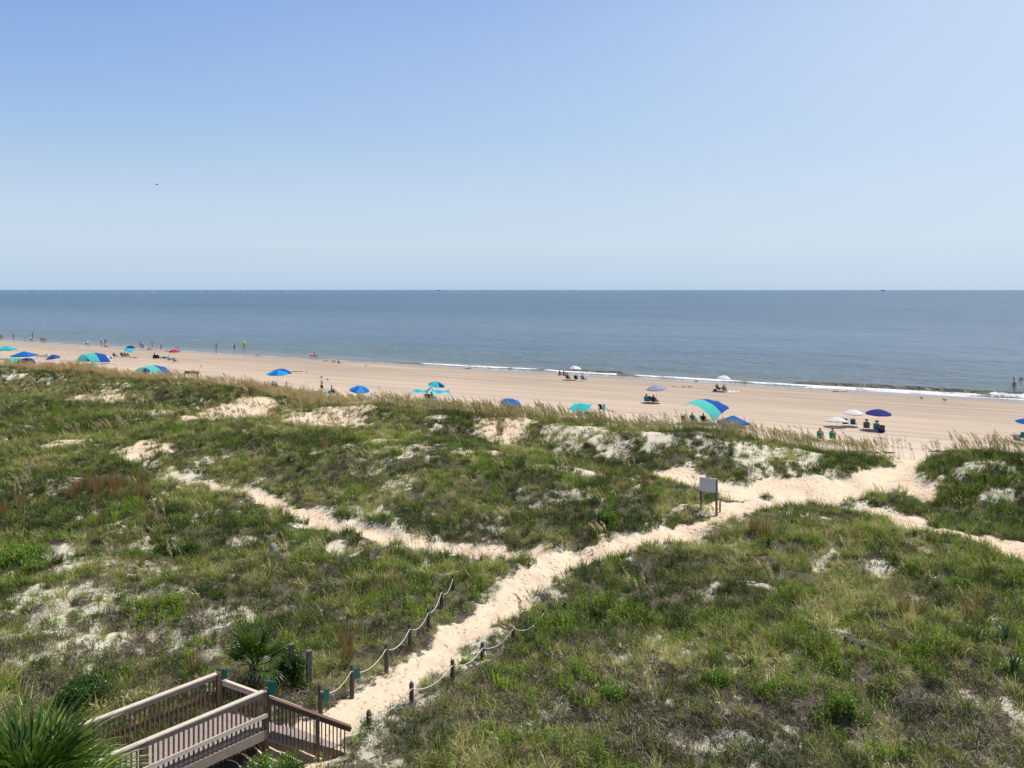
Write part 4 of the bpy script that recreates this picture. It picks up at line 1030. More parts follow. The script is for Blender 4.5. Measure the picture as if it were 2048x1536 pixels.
for (px, py, sc_, lb) in [(1940,1240,1.35,'tallest reddish grass tuft on the pale mottled sand at right'),(1840,1235,1.1,'brown grass tuft left of the tallest reddish tuft'),(1808,1232,1.15,'brown grass tuft left of two others at the right'),
 (1530,1075,1.5,'bushy brown grass clump below the open sand, right of the sign'),(1508,1068,1.2,'brown grass clump touching the left of the bushier one'),(1425,1090,.9,'thin brown grass tuft below the sign'),
 (1200,965,1.3,'brown grass tuft on the crest left of the sign'),(1290,975,1.2,'reddish grass tuft beside the open sand left of the sign'),(690,1305,1.5,'reddish grass clump left of the rope fence beside bare sand'),(697,1322,1.0,'smaller reddish clump at the foot of the larger one by the rope fence'),
 (300,1045,1.1,'single reddish tuft right of and below the cluster'),(205,1050,1.0,'reddish tuft on the slope below the dense cluster'),(5,1035,1.3,'reddish clump at the very left edge'),(40,1020,1.1,'reddish clump beside the leftmost one'),
 (560,1030,.9,'thin reddish tuft on the edge of the narrow left path'),(575,1035,.8,'second thin reddish tuft on the edge of the narrow left path'),(650,900,1.3,'brown tuft on the crest of the middle dune'),(815,800,1.2,'brown tuft on the outer dune slope'),
 (480,870,1.2,'brown tuft beside the sloping bare sand'),(390,1350,1.0,'thin orange brown tuft behind the walkway railing'),(1790,1300,.8,'low brown tuft beside the fallen timber'),(1710,1080,1.0,'brown tuft at the edge of the bright green patch'),
 (1000,870,1.6,'dark brown tuft at the foot of the bare dune knob'),(750,1195,.9,'brown tuft left of the rope fence'),(1245,990,1.0,'brown tuft on the middle dune near the open sand')]:
    red(px, py, sc_, lb)
# ================================================================== people
SKIN = [plain('skin_fair', (.55, .36, .27), .6, .08), plain('skin_tan', (.36, .21, .14), .6, .08), plain('skin_dark', (.13, .07, .045), .6, .08)]
HAIR = {'brown': plain('hair_brown', (.05, .03, .02), .6), 'black': plain('hair_black', (.012, .010, .010), .5), 'blond': plain('hair_blond', (.35, .24, .12), .6), 'grey': plain('hair_grey', (.35, .34, .33), .7)}
def fab(name, c): return plain('fabric_'+name, c, .85, .1, .15, 20)
FC = {'navy': (.012, .02, .06), 'white': (.75, .75, .74), 'red': (.45, .03, .03), 'blue': (.03, .12, .42), 'teal': (.02, .22, .24), 'black': (.012, .012, .014), 'green': (.02, .20, .12), 'pink': (.65, .22, .38), 'grey': (.20, .21, .23), 'olive': (.12, .13, .06), 'aqua': (.10, .50, .50), 'yellow': (.65, .60, .10), 'maroon': (.22, .03, .05), 'brown': (.13, .07, .04), 'purple': (.16, .15, .36), 'lime': (.35, .75, .02), 'cream': (.66, .58, .46), 'orange': (.75, .25, .08)}
def FB(n): return fab(n, FC[n])
J = {}
def pose(name):
    """joint positions; the figure faces +y"""
    st_ = dict(pel=(0,0,.93), wai=(0,0,1.08), che=(0,.0,1.30), nec=(0,.0,1.46), hea=(0,.02,1.58), top=(0,.01,1.68),
      hl=(-.10,0,.88), kl=(-.11,.02,.48), al=(-.11,-.02,.08), fl=(-.12,.15,.03), sl=(-.19,0,1.40), el=(-.25,-.03,1.12), wl=(-.26,.06,.88), pl=(-.26,.10,.79))
    P = dict(st_)
    for k, v in st_.items():
        if k.endswith('l') and k not in ('pel',): P[k[:-1]+'r'] = (-v[0], v[1], v[2])
    if name == 'walk':
        P.update(kl=(-.11,.16,.50), al=(-.11,.10,.10), fl=(-.12,.27,.05), kr=(.11,-.08,.49), ar=(.11,-.30,.16), fr=(.12,-.18,.03), el=(-.25,-.14,1.14), wl=(-.25,-.12,.90), pl=(-.25,-.09,.82), er=(.25,.08,1.13), wr=(.24,.25,.97), pr=(.23,.32,.92))
    if name == 'arms_up':
        P.update(el=(-.33,.12,1.40), wl=(-.13,.30,1.55), pl=(-.07,.33,1.60), er=(.33,.12,1.40), wr=(.13,.30,1.55), pr=(.07,.33,1.60))
    if name == 'reach_up':
        P.update(el=(-.34,.02,1.58), wl=(-.42,.05,1.82), pl=(-.44,.05,1.90), er=(.34,.02,1.56), wr=(.46,.05,1.78), pr=(.50,.05,1.86))
    if name == 'chair':
        P.update(pel=(0,0,.32), wai=(0,-.06,.46), che=(0,-.18,.68), nec=(0,-.24,.84), hea=(0,-.23,.95), top=(0,-.25,1.05))
        for s_, q in (('l', -1), ('r', 1)):
            P.update({'h'+s_: (q*.10,.03,.30), 'k'+s_: (q*.13,.45,.42), 'a'+s_: (q*.13,.80,.12), 'f'+s_: (q*.14,.90,.16), 's'+s_: (q*.18,-.20,.78), 'e'+s_: (q*.27,-.08,.52), 'w'+s_: (q*.24,.14,.48), 'p'+s_: (q*.22,.22,.47)})
    if name == 'ground':
        P.update(pel=(0,0,.11), wai=(0,-.04,.26), che=(0,-.06,.46), nec=(0,-.03,.62), hea=(0,.0,.73), top=(0,-.01,.83))
        for s_, q in (('l', -1), ('r', 1)):
            P.update({'h'+s_: (q*.10,.04,.11), 'k'+s_: (q*.14,.38,.38), 'a'+s_: (q*.12,.62,.07), 'f'+s_: (q*.13,.76,.04), 's'+s_: (q*.18,-.05,.56), 'e'+s_: (q*.24,.10,.34), 'w'+s_: (q*.14,.33,.34), 'p'+s_: (q*.08,.40,.36)})
    if name == 'lie':
        P.update(pel=(0,0,.12), wai=(0,-.16,.12), che=(0,-.38,.14), nec=(0,-.54,.14), hea=(0,-.66,.15), top=(0,-.77,.15))
        for s_, q in (('l', -1), ('r', 1)):
            P.update({'h'+s_: (q*.10,.05,.11), 'k'+s_: (q*.12,.46,.16 if q < 0 else .10), 'a'+s_: (q*.12,.86,.06), 'f'+s_: (q*.13,.92,.14), 's'+s_: (q*.19,-.46,.13), 'e'+s_: (q*.32,-.24,.07), 'w'+s_: (q*.30,.0,.06), 'p'+s_: (q*.29,.09,.06)})
    return P
CH = [('pel','wai'),('wai','che'),('che','nec'),('nec','hea'),('hea','top')]
for q in 'lr': CH += [('pel','h'+q),('h'+q,'k'+q),('k'+q,'a'+q),('a'+q,'f'+q),('che','s'+q),('s'+q,'e'+q),('e'+q,'w'+q),('w'+q,'p'+q)]
RAD = dict(pel=(.15,.115), wai=(.13,.10), che=(.165,.115), nec=(.062,.062), hea=(.088,.10), top=(.055,.06), h=(.10,.10), k=(.062,.062), a=(.042,.042), f=(.035,.03), s=(.065,.065), e=(.046,.046), w=(.034,.034), p=(.038,.022))
_pm = {}
def skinned(key, P, edges, root, scale=1.0, pad=0.0, trim=None):
    if key in _pm: return _pm[key]
    bm = bmesh.new(); ids = {}
    lay = bm.verts.layers.skin.verify()
    for e in edges:
        for k in e:
            if k not in ids:
                v = bm.verts.new(P[k]); ids[k] = v; kk = k if k in RAD else k[0]; r = RAD[kk]; v[lay].radius = (r[0]+pad, r[1]+pad)
                if k == root: v[lay].use_root = True
        bm.edges.new((ids[e[0]], ids[e[1]]))
    me = bpy.data.meshes.new('tmp'); bm.to_mesh(me); bm.free()
    o = bpy.data.objects.new('tmp', me); COL.objects.link(o)
    m1 = o.modifiers.new('s', 'SKIN'); m1.use_smooth_shade = True; m2 = o.modifiers.new('u', 'SUBSURF'); m2.levels = 1; m2.render_levels = 1
    dg = bpy.context.evaluated_depsgraph_get(); res = bpy.data.meshes.new_from_object(o.evaluated_get(dg)); bpy.data.objects.remove(o)
    res.name = key; res.materials.clear(); res.materials.append(SKIN[0]); _pm[key] = res; return res
def person(loc, pz, rz, label, skin=0, hair='brown', top=None, bottom='navy', hat=None, group=None, sc_=1.03, long_hair=False, z=0.0):
    P = pose(pz); root = empty('person', Vector(loc)+Vector((0, 0, z)), rz, label, 'person', group); root.scale = (sc_,)*3
    def put(nm, me, mt):
        o = bpy.data.objects.new(nm, me); COL.objects.link(o); o.parent = root; o.material_slots[0].link = 'OBJECT'; o.material_slots[0].material = mt; return o
    put('body', skinned('body_'+pz, P, CH, 'pel'), SKIN[skin])
    mid_ = {k: v for k, v in P.items()}
    for q in 'lr':
        a, b = Vector(P['h'+q]), Vector(P['k'+q]); mid_['m'+q] = tuple(a.lerp(b, .7)); a, b = Vector(P['s'+q]), Vector(P['e'+q]); mid_['u'+q] = tuple(a.lerp(b, .75))
    RAD['m'] = (.095, .095); RAD['u'] = (.06, .06)
    if bottom: put('shorts', skinned('shorts_'+pz, mid_, [('pel','hl'),('hl','ml'),('pel','hr'),('hr','mr'),('pel','wai')], 'pel', pad=.014), FB(bottom))
    if top:
        me = skinned('shirt_'+pz, mid_, [('pel','wai'),('wai','che'),('che','sl'),('che','sr'),('sl','ul'),('sr','ur')], 'che', pad=.016); put('shirt', me, FB(top))
    h_, t_ = Vector(P['hea']), Vector(P['top']); ax = (t_-h_).normalized(); back = Vector((0, -1, 0)) if pz != 'lie' else Vector((0, 0, -1))
    mb = MB(); c = h_ + ax*.045 + back*.022; mb.ell((0, 0, 0), (.094, .108, .10), 12, 6, 0, -.15); rot = ax.to_track_quat('Z', 'Y').to_euler()
    mb.build('hair', HAIR[hair], root, True, loc=c, rot=rot)
    fc = MB(); fc.ell((0, 0, 0), (.014, .022, .018), 6, 4); fc.build('nose', SKIN[skin], root, True, loc=h_+ax*.0+(-back)*.10)
    if long_hair: m2 = MB(); m2.ell((0, 0, 0), (.085, .05, .17), 8, 6); m2.build('hair_length', HAIR[hair], root, True, loc=h_-ax*.10+back*.07, rot=rot)
    if hat:
        mb = MB(); mb.ell((0, 0, 0), (.105, .12, .11), 12, 5, 0, 0); mb.tube([(0, 0, -.005), (0, 0, .008)], .19, 14); mb.build('hat', FB(hat), root, True, loc=h_+ax*.075, rot=rot)
    return root
# ================================================================== beach gear
ALU = plain('pale_metal', (.62, .63, .64), .35, .05, .6)
def chair(loc, rz, color, label, high=False, recline=.45, frame=None):
    root = empty('beach_chair', loc, rz, label, 'beach chair'); fm = frame or ALU; hs = .42 if high else .26; w = .28
    S = MB(); S.sheet(lambda u, v: (-w+.04+u*(2*w-.08), -.24+v*.5, hs-.035*math.sin(math.pi*u)-.02*math.sin(math.pi*v)+.02*v), 3, 4)
    S.build('seat', FB(color), root, True)
    bx = lambda v: (-.24-math.sin(recline)*.66*v, hs+math.cos(recline)*.66*v)
    B = MB(); B.sheet(lambda u, v: (-w+.04+u*(2*w-.08), bx(v)[0]-.025*math.sin(math.pi*u), bx(v)[1]), 3, 5); B.build('backrest', FB(color), root, True)
    for q in (-1, 1):
        F = MB(); a = (q*w, -.24, hs); t_ = (q*w, bx(1.04)[0], bx(1.04)[1]); F.tube([(q*w, .30, hs+.02), a, t_], .013, 6); F.build('side_frame', fm, root, True)
        L = MB(); L.tube([(q*w, .22, .0), (q*w, -.10, hs)], .013, 6); L.build('leg', fm, root, True)
        L = MB(); L.tube([(q*w, -.32, .0), (q*w, .10, hs)], .013, 6); L.build('leg', fm, root, True)
        A = MB(); A.box((q*(w+.01), -.10, hs+.21), (.055, .46, .025)); A.build('armrest', fm, root)
        A = MB(); A.tube([(q*w, .10, hs), (q*w, .08, hs+.2)], .011, 5); A.build('arm_support', fm, root, True)
    F = MB(); F.tube([(-w, bx(1.04)[0], bx(1.04)[1]), (w, bx(1.04)[0], bx(1.04)[1])], .013, 6); F.build('top_bar', fm, root, True)
    return root
def umbrella(loc, R_, H, colors, label, tilt=(0, 0), rz=0, rise=.34, valance=.07, pole=None, gores=8, cat='umbrella', tr=.3, closed=False, vent=None):
    """pole planted at loc; colours repeat round the gores"""
    root = empty('beach_umbrella', loc, rz, label, cat); pm = pole or ALU
    tx, ty = tilt; kn = H*.72
    tip = Euler((tx, ty, 0)).to_matrix() @ Vector((0, 0, H-kn)); top = Vector((0, 0, kn))+tip
    MB().tube([(0, 0, -.3), (0, 0, kn), tuple(top), tuple(top+tip.normalized()*.08)], [.02, .018, .016, .006], 8).build('pole', pm, root, True)
    MB().tube([(0, 0, kn-.05), (0, 0, kn+.05)], .03, 8).build('tilt_joint', FB('black'), root, True)
    n = gores; nu = gores*3; mats = [cloth('cloth_'+c, FC[c] if isinstance(c, str) else c, tr) for c in colors]
    def fn(u, v):
        a = 2*math.pi*u; seg = math.pi/n; rel = (a % (2*seg))-seg; rr_ = R_*v*(math.cos(seg)/math.cos(rel))*1.0
        sagz = -.06*R_*math.sin(math.pi*v)*math.cos(rel/seg*math.pi/2)*0 
        z = rise*R_*(1-v**1.7) - .04*R_*v*math.cos(rel/seg*math.pi/2)*.5
        if v > .985: pass
        return (rr_*math.cos(a), rr_*math.sin(a), z)
    C = MB(); C.sheet(fn, nu, 6, mfn=lambda u, v: int(u*n) % len(mats))
    b = len(C.v)
    for i in range(nu+1):
        x, y, z = fn(i/nu, 1.0); C.v.append((x, y, z)); C.v.append((x*1.0, y*1.0, z-valance*(1+.12*math.sin(i*1.7))))
    for i in range(nu): C.face((b+i*2, b+i*2+2, b+i*2+3, b+i*2+1), int((i+.5)/nu*n) % len(mats))
    me = C.mesh('canopy', True)
    for x in mats: me.materials.append(x)
    q = Euler((tx, ty, 0)); base = top - tip.normalized()*(rise*R_)
    cn = link('canopy', me, None, root, loc=base, rot=q)
    for k in range(n):
        a = 2*math.pi*k/n; MB().tube([(0, 0, rise*R_*.93), (R_*.5*math.cos(a), R_*.5*math.sin(a), rise*R_*.62), (R_*.97*math.cos(a), R_*.97*math.sin(a), -.03)], .006, 4).build('rib', pm, cn, True)
    MB().tube([(0, 0, rise*R_), (0, 0, rise*R_+.06)], [.02, .008], 6).build('finial', pm, cn, True)
    return root
def popup(loc, W, H, color, label, rz=0, rise=.75):
    root = empty('popup_canopy', loc, rz, label, 'canopy'); h = W/2; ez = H-rise
    for x in (-1, 1):
        for y in (-1, 1): MB().box((x*(h-.04), y*(h-.04), ez/2-.05), (.04, .04, ez+.1)).build('leg', ALU, root)
    C = MB(); C.v = [(-h,-h,ez),(h,-h,ez),(h,h,ez),(-h,h,ez),(0,0,H),(-h,-h,ez-.2),(h,-h,ez-.2),(h,h,ez-.2),(-h,h,ez-.2)]
    for k in range(4): C.face((k, (k+1) % 4, 4)); C.face((5+k, 5+(k+1) % 4, (k+1) % 4, k))
    C.build('roof', cloth('cloth_'+color, FC[color], .35), root)
    for k in range(4):
        a, b = C.v[k], C.v[4]; MB().tube([a, ((a[0]+b[0])/2, (a[1]+b[1])/2, (a[2]+b[2])/2-.02), (0, 0, H-.03)], .012, 5).build('roof_strut', ALU, root)
    return root
def arch_shade(loc, W, H, D, rz, label, c1, c2, prof, skew=0.0, split=.5, twist=0.0, left_low=True, flaps=True):
    """fabric hung over one bowed pole; prof(u) gives height 0..1 along the width, two fabric bands in depth"""
    root = empty('arched_shade', loc, rz, label, 'beach shade')
    def pt(u, v):
        x = (u-.5)*W + skew*(v-.5); z = H*(prof(u)+twist*u*u*(v-.25))*(1-.10*(2*v-1)**2) + .03*math.sin(u*23+v*5)*(.4+v)
        return (x, (v-.5)*D, max(.03, z))
    A = MB(); A.sheet(lambda u, v: pt(u, v*split), 26, 6); A.build('front_panel', cloth('cloth_'+c1, FC[c1], .35), root, True)
    B = MB(); B.sheet(lambda u, v: pt(u, split+.004+v*(1-split)), 26, 6); B.build('rear_panel', cloth('cloth_'+c2, FC[c2], .3), root, True)
    MB().tube([tuple(Vector(pt(i/20, .5))-Vector((0, 0, .035))) for i in range(21)], .014, 6).build('bowed_pole', ALU, root, True)
    for u, v in ((0, 0), (0, 1), (1, 0), (1, 1)):
        p = Vector(pt(u, v)); o = Vector((p.x+(-.5 if u == 0 else .5), p.y+(-.4 if v == 0 else .4), 0)); MB().tube([tuple(p), tuple(o)], .008, 4).build('guy_line', ROPE, root)
        MB().ell(tuple(o), (.12, .12, .10), 8, 5).build('sand_anchor', FB('grey'), root, True)
    return root
def towel(loc, w, l, rz, color, label, c2=None):
    root_m = MB(); root_m.sheet(lambda u, v: ((u-.5)*w, (v-.5)*l, .03+.012*math.sin(u*9)+.012*math.sin(v*13+u*3)), 6, 10, mfn=(lambda u, v: int(v*6) % 2) if c2 else None)
    b = len(root_m.v); 
    me = root_m.mesh('beach_towel', True); me.materials.append(FB(color))
    if c2: me.materials.append(FB(c2))
    return tag(link('beach_towel', me, None, None, loc=loc, rot=(0, 0, rz)), label, 'towel')

def B(px, py): return hit(px, py, beach=True)
SEA = -R(30.5)        # facing straight out to sea
RT_ = -R(90); LF = R(90); CAMW = R(180)
def pw(loc, px_): return px_*loc.y/F_PX      # photo pixels to metres at a place

# ---- right group
p = B(1757, 862); umbrella(p, 1.25, 2.15, ['purple_navy'] if 0 else ['deepblue'] if 'deepblue' in FC else ['blue'], 'tmp') if 0 else None
FC.update(deepblue=(.05, .06, .22), skyblue=(.03, .30, .72), midblue=(.02, .17, .55), aquab=(.04, .52, .56), cyan=(.03, .48, .62), lilac=(.34, .35, .50), palepink=(.80, .48, .60), darknavy=(.03, .05, .16), redu=(.62, .03, .05), royal=(.03, .11, .40), sea=(.12, .60, .55))
umbrella(B(1757, 861), 1.28, 2.15, ['deepblue'], 'wide plain dark blue umbrella, rightmost of the pair near the beach path', (0.03, .0))
chair(B(1733, 860), SEA, 'olive', 'dark olive chair under the left edge of the dark blue umbrella')
person(B(1734, 860), 'chair', SEA, 'person in a dark top sitting under the left of the dark blue umbrella', 1, 'grey', 'olive', 'black', 'grey')
chair(B(1753, 863), SEA, 'teal', 'teal chair beside the pole of the dark blue umbrella')
person(B(1754, 863), 'chair', SEA, 'person in a dark cap in the teal chair under the dark blue umbrella', 1, 'black', 'teal', 'navy', 'navy')
tag(MB().ell((0, 0, .25), (.34, .3, .26), 12, 8).build('beach_bag', FB('navy'), None, True, loc=B(1752, 864)+Vector((.3, -.5, 0))), 'dark blue rounded bag behind the teal chair', 'bag')
MBc = MB(); MBc.box((0, 0, .22), (.55, .36, .40)); MBc.box((0, 0, .45), (.57, .38, .06))
o = MBc.build('cooler', FB('maroon'), None, loc=B(1763, 860), rot=(0, 0, .4)); tag(o, 'maroon cooler right of the teal chair', 'cooler')
umbrella(B(1707, 853), .98, 1.75, ['white'], 'white umbrella with a blue rim standing left of the dark blue one', (.05, .0), valance=.10)
chair(B(1691, 852), SEA, 'navy', 'empty navy chair under the white blue rimmed umbrella')
chair(B(1707, 853), SEA, 'teal', 'empty green chair right of the empty navy one', )
# white umbrella lying on its side
p = B(1668, 854); umbrella(p+Vector((.3, 0, 0)), 1.2, 1.05, ['white', 'white', 'blue', 'white', 'white', 'white', 'white', 'white'], 'low white umbrella with a blue top resting near the sand behind the sea oats', (-.15, .05), rise=.38)
# seated pair at the edge of the grass
for px, lb, sk, tp in ((1641, 'left of two people seated at the edge of the dune grass', 1, 'green'), (1666, 'bare shouldered right one of two people seated at the edge of the dune grass', 1, None)):
    q = hit(px, 874, True); q = B(px, 882); person(q, 'chair', SEA, 'person '+lb, sk, 'brown', tp, 'green', z=.12)
    chair(q, SEA, 'green', 'green chair under the person '+('on the left' if px < 1650 else 'on the right')+' at the edge of the dune grass')
# far right edge
umbrella(B(2058, 872), 1.2, 1.7, ['blue'], 'blue umbrella with a white rim cut off by the right edge', (.05, .1))
chair(B(2042, 880), SEA+.4, 'green', 'plain green chair at the right edge behind the sea oats', high=False)
MBc = MB(); MBc.box((0, 0, .22), (.5, .32, .40)); MBc.box((0, 0, .45), (.52, .34, .06)); tag(MBc.build('cooler', FB('grey'), None, loc=B(2034, 880)), 'low grey cooler beside the green chair at the right edge', 'cooler')
# ---- low blue canopy and big two tone shade
def prof_big(u): return (.80+.20*math.sin(min(u, .35)/.35*math.pi/2)) if u < .35 else (.34+.66*max(.0, math.cos((u-.35)/.65*math.pi/2))**.8)
p = B(1408, 847); arch_shade(p, pw(p, 68), 2.45, 3.0, -.30, 'large arched shade with a turquoise front and blue back billowing over the sea oats', 'sea', 'royal', prof_big, skew=1.5, twist=.42)
p = B(1467, 853); popup(p, 2.4, 1.15, 'midblue', 'low plain blue canopy just right of the large arched shade', .3, .7)
chair(B(1369, 846), SEA, 'brown', 'brown chair under the left side of the large arched shade')
chair(B(1386, 846), SEA, 'green', 'green chair under the middle of the large arched shade'); person(B(1386, 846), 'chair', SEA, 'person in the green chair under the large arched shade', 1, 'brown', 'green', 'black')
chair(B(1408, 847), SEA, 'black', 'dark chair under the right side of the large arched shade'); person(B(1408, 847), 'chair', SEA, 'dark haired person sitting under the right side of the large arched shade', 1, 'black', 'black', 'black')
chair(B(1441, 848), RT_, 'red', 'red folding chair under the left edge of the low blue canopy')
# ---- white blue umbrella by the water, two people
p = B(1449, 783); umbrella(p, 1.12, 2.35, ['white', 'white', 'white', 'royal'], 'white and blue patterned umbrella close to the surf', (.05, .05))
chair(B(1437, 782), SEA-.9, 'grey', 'grey chair left of the pole of the umbrella close to the surf'); person(B(1437, 782), 'chair', SEA-.9, 'person in black leaning forward in the grey chair near the surf', 1, 'black', 'black', 'navy')
chair(B(1449, 784), SEA, 'grey', 'pale grey chair facing the water under the umbrella near the surf'); person(B(1449, 784), 'chair', SEA, 'person seen from behind in the pale grey chair near the surf', 1, 'black', 'teal', 'navy')
towel(B(1470, 783), 1.1, 1.9, RT_, 'white', 'red and white towel spread right of the umbrella near the surf', 'orange')
tag(MB().ell((0, 0, .14), (.28, .2, .16), 10, 6).build('beach_bag', FB('black'), None, True, loc=B(1430, 782)), 'small black bag left of the grey chair near the surf', 'bag')
# ---- grey lilac umbrella
umbrella(B(1313, 806), 1.3, 2.3, ['lilac'], 'grey lilac umbrella on a tall pole above the sea oats', (.06, -.10), valance=.1)
chair(B(1294, 806), SEA, 'teal', 'teal chair left under the grey lilac umbrella'); person(B(1294, 806), 'chair', SEA, 'person in a blue cap sitting left under the grey lilac umbrella', 1, 'brown', 'teal', 'navy', 'blue')
chair(B(1301, 805), SEA, 'maroon', 'maroon chair in the middle under the grey lilac umbrella')
chair(B(1309, 807), SEA-.2, 'navy', 'dark chair right under the grey lilac umbrella'); person(B(1309, 807), 'chair', SEA-.2, 'curly haired person sitting right under the grey lilac umbrella', 2, 'black', 'black', 'navy', long_hair=True)
# ---- turquoise sheet on poles
p = B(1160, 838); root = empty('shade_sail', p, 0, 'plain turquoise shade sail on slim poles behind the sea oats', 'shade sail'); cs = [(-1.5,-.6,1.05),(.75,-.8,.85),(1.45,.7,1.5),(-.6,.8,1.6)]
def sail(u, v):
    a = Vector(cs[0]).lerp(Vector(cs[1]), u); b = Vector(cs[3]).lerp(Vector(cs[2]), u); q = a.lerp(b, v); k = math.sin(math.pi*u)*math.sin(math.pi*v); q.z += .12*k+.05*math.sin(u*9+v*4)
    e = .14*math.sin(math.pi*v); q.x += e*(1-2*u); return tuple(q)
S = MB(); S.sheet(sail, 12, 10); S.build('fabric', cloth('cloth_aquab', FC['aquab'], .4), root, True)
for c in cs: MB().tube([(c[0], c[1], 0), c], .015, 6).build('pole', ALU, root, True)
chair(B(1161, 836), SEA, 'olive', 'olive chair under the turquoise shade sail'); person(B(1161, 836), 'chair', SEA, 'dark haired person sitting under the turquoise shade sail', 1, 'black', 'olive', 'navy')
person(B(1177, 838), 'chair', SEA, 'person in a pink hat sitting right of the turquoise shade sail', 1, 'brown', 'navy', 'navy', 'pink'); chair(B(1177, 838), SEA, 'navy', 'dark chair of the person in the pink hat')
chair(B(1203, 825), SEA, 'black', 'chair hung with towels right of the turquoise shade sail', high=True)
tag(MB().box((0, 0, .0), (.32, .05, .75), (.1, 0, .2)).build('beach_towel', FB('aqua'), None, loc=B(1203, 825)+Vector((.24, -.28, .62))), 'pale aqua towel hanging on the right of the towel draped chair', 'towel')
tag(MB().box((0, 0, .0), (.20, .05, .70), (.1, 0, .2)).build('beach_towel', FB('white'), None, loc=B(1203, 825)+Vector((-.32, -.28, .66))), 'white towel hanging on the left of the towel draped chair', 'towel')
# ---- pastel umbrella by the water
umbrella(B(1148, 760), 1.22, 2.35, ['white', 'white', 'palepink', 'white', 'skyblue', 'palepink', 'white', 'white'], 'white and pink umbrella on a tall pole by the surf line', (.0, .03), valance=.05)
for px, py, cc, rz_, ch_, pe, kw in [
 (1136, 760, 'green', SEA, 'green chair left of the white and pink umbrella pole', 'person in a green cap lounging left of the white and pink umbrella pole', dict(top='green', hat='green', skin=0)),
 (1153, 761, 'navy', SEA, 'navy chair right of the white and pink umbrella pole', 'person in a white hat seen from behind in the navy chair', dict(top='navy', hat='white')),
 (1167, 762, 'teal', SEA-.5, 'teal chair right of the navy one by the white and pink umbrella', 'person in a blue top with legs stretched out in the teal chair', dict(top='blue', bottom='black'))]:
    chair(B(px, py), rz_, cc, ch_); person(B(px, py), 'chair', rz_, pe, **kw)
person(B(1119, 751), 'ground', SEA, 'person in a red shirt sitting on the sand at the surf line', 1, 'brown', 'red', 'red', long_hair=True)
person(B(1127.5, 751.5), 'ground', SEA, 'person in a blue shirt sitting on the sand at the surf line', 1, 'black', 'blue', 'blue', long_hair=True)
# ---- blue umbrella behind the ridge
umbrella(B(1023, 829), 1.24, 1.72, ['midblue'], 'bright blue umbrella tilted behind the sea oats in the centre', (.32, .22), rise=.42)
chair(B(1008, 830), SEA, 'teal', 'left grey green chair behind the grass under the central blue umbrella'); chair(B(1019, 831), SEA, 'grey', 'right grey chair behind the grass under the central blue umbrella')
# ---- aqua umbrella with dark edges, and the low aqua tent
umbrella(B(873, 800), 1.15, 2.35, ['cyan', 'cyan', 'redu', 'darknavy', 'cyan', 'cyan', 'darknavy', 'cyan'], 'turquoise umbrella with red and navy side panels over the sea oats', (.10, .10), rz=.4, rise=.38)
p = B(863, 803); root = empty('shade_sail', p, 0, 'low turquoise sunshade with straps slung between poles beneath the turquoise umbrella', 'shade sail')
cs2 = [(-2.3, 0, 1.55), (-.25, .2, 1.5), (.0, -.1, 1.9), (2.1, 0, 1.35)]
F = MB(); prev = None
def strip(u, v):
    x = -2.2+u*4.4; top_ = 1.52-.14*math.sin(math.pi*(u*2 % 1)) + .38*math.exp(-((u-.48)/.06)**2) - u*.08; return (x, (v-.5)*.9, top_-v*.0-.22*(1-v) - .06*math.sin(v*3+u*20))
F.sheet(strip, 40, 4); F.build('fabric', cloth('cloth_cyan', FC['cyan'], .4), root, True)
for x, z in ((-2.2, 1.5), (-.1, 1.7), (2.1, 1.4)):
    MB().tube([(x, .45, 0), (x, .45, z)], .015, 6).build('pole', ALU, root, True)
for (x, z, ex, ey) in ((-2.2, 1.45, -3.1, -1.2), (2.2, 1.35, 3.0, -1.4), (.1, 1.5, .5, -1.6)):
    S = MB(); S.beam((x, -.4, z), (ex, ey, .05), .10, .02); S.build('strap', cloth('cloth_cyan', FC['cyan'], .4), root)
for px, cc, pe in ((856, 'black', 'person in a pale hat sitting under the left of the low turquoise sunshade'), (865, 'teal', 'dark haired person sitting under the middle of the low turquoise sunshade')):
    chair(B(px, 801), SEA, cc, cc+' chair under the low turquoise sunshade'); person(B(px, 801), 'chair', SEA, pe, 1, 'brown', cc, 'navy', 'cream' if px < 860 else None)
# ---- blue umbrella at left centre, with chairs
umbrella(B(719, 800), 1.3, 1.8, ['skyblue', 'midblue'], 'blue umbrella with panels low behind the grass, left of centre', (.16, .10), rise=.4)
chair(B(708, 801), SEA, 'olive', 'left olive chair under the low blue umbrella left of centre'); chair(B(722, 802), SEA, 'brown', 'right brown chair under the low blue umbrella left of centre')
# ---- standing man and seated woman
person(B(643.5, 786), 'arms_up', SEA, 'bare chested person in black shorts standing with both hands raised to the face', 0, 'grey', None, 'black', sc_=1.07)
tag(MB().box((0, 0, .18), (.45, .32, .34)).box((0, 0, .38), (.47, .34, .05)).build('cooler', FB('red'), None, loc=B(641.5, 786.5)+Vector((0, -.4, 0))), 'red cooler at the feet of the standing person in black shorts', 'cooler')
towel(B(655, 784), 1.3, 1.6, 0, 'aqua', 'pale aqua towel between the standing person and the seated one')
chair(B(660, 785), SEA-.6, 'white', 'white lounger beside the standing person in black shorts'); person(B(663.5, 785), 'ground', SEA-.9, 'person in a blue swimsuit sitting beside the standing person', 0, 'black', 'blue', 'blue', z=.12)
person(B(668, 785), 'ground', SEA-1.2, 'small child beside the person in the blue swimsuit', 0, 'brown', 'white', 'white', sc_=.6)
tag(MB().box((0, 0, .2), (.8, .5, .35)).build('tote_bag', FB('navy'), None, loc=B(664, 787)), 'navy and white bag in front of the child on the beach', 'bag')
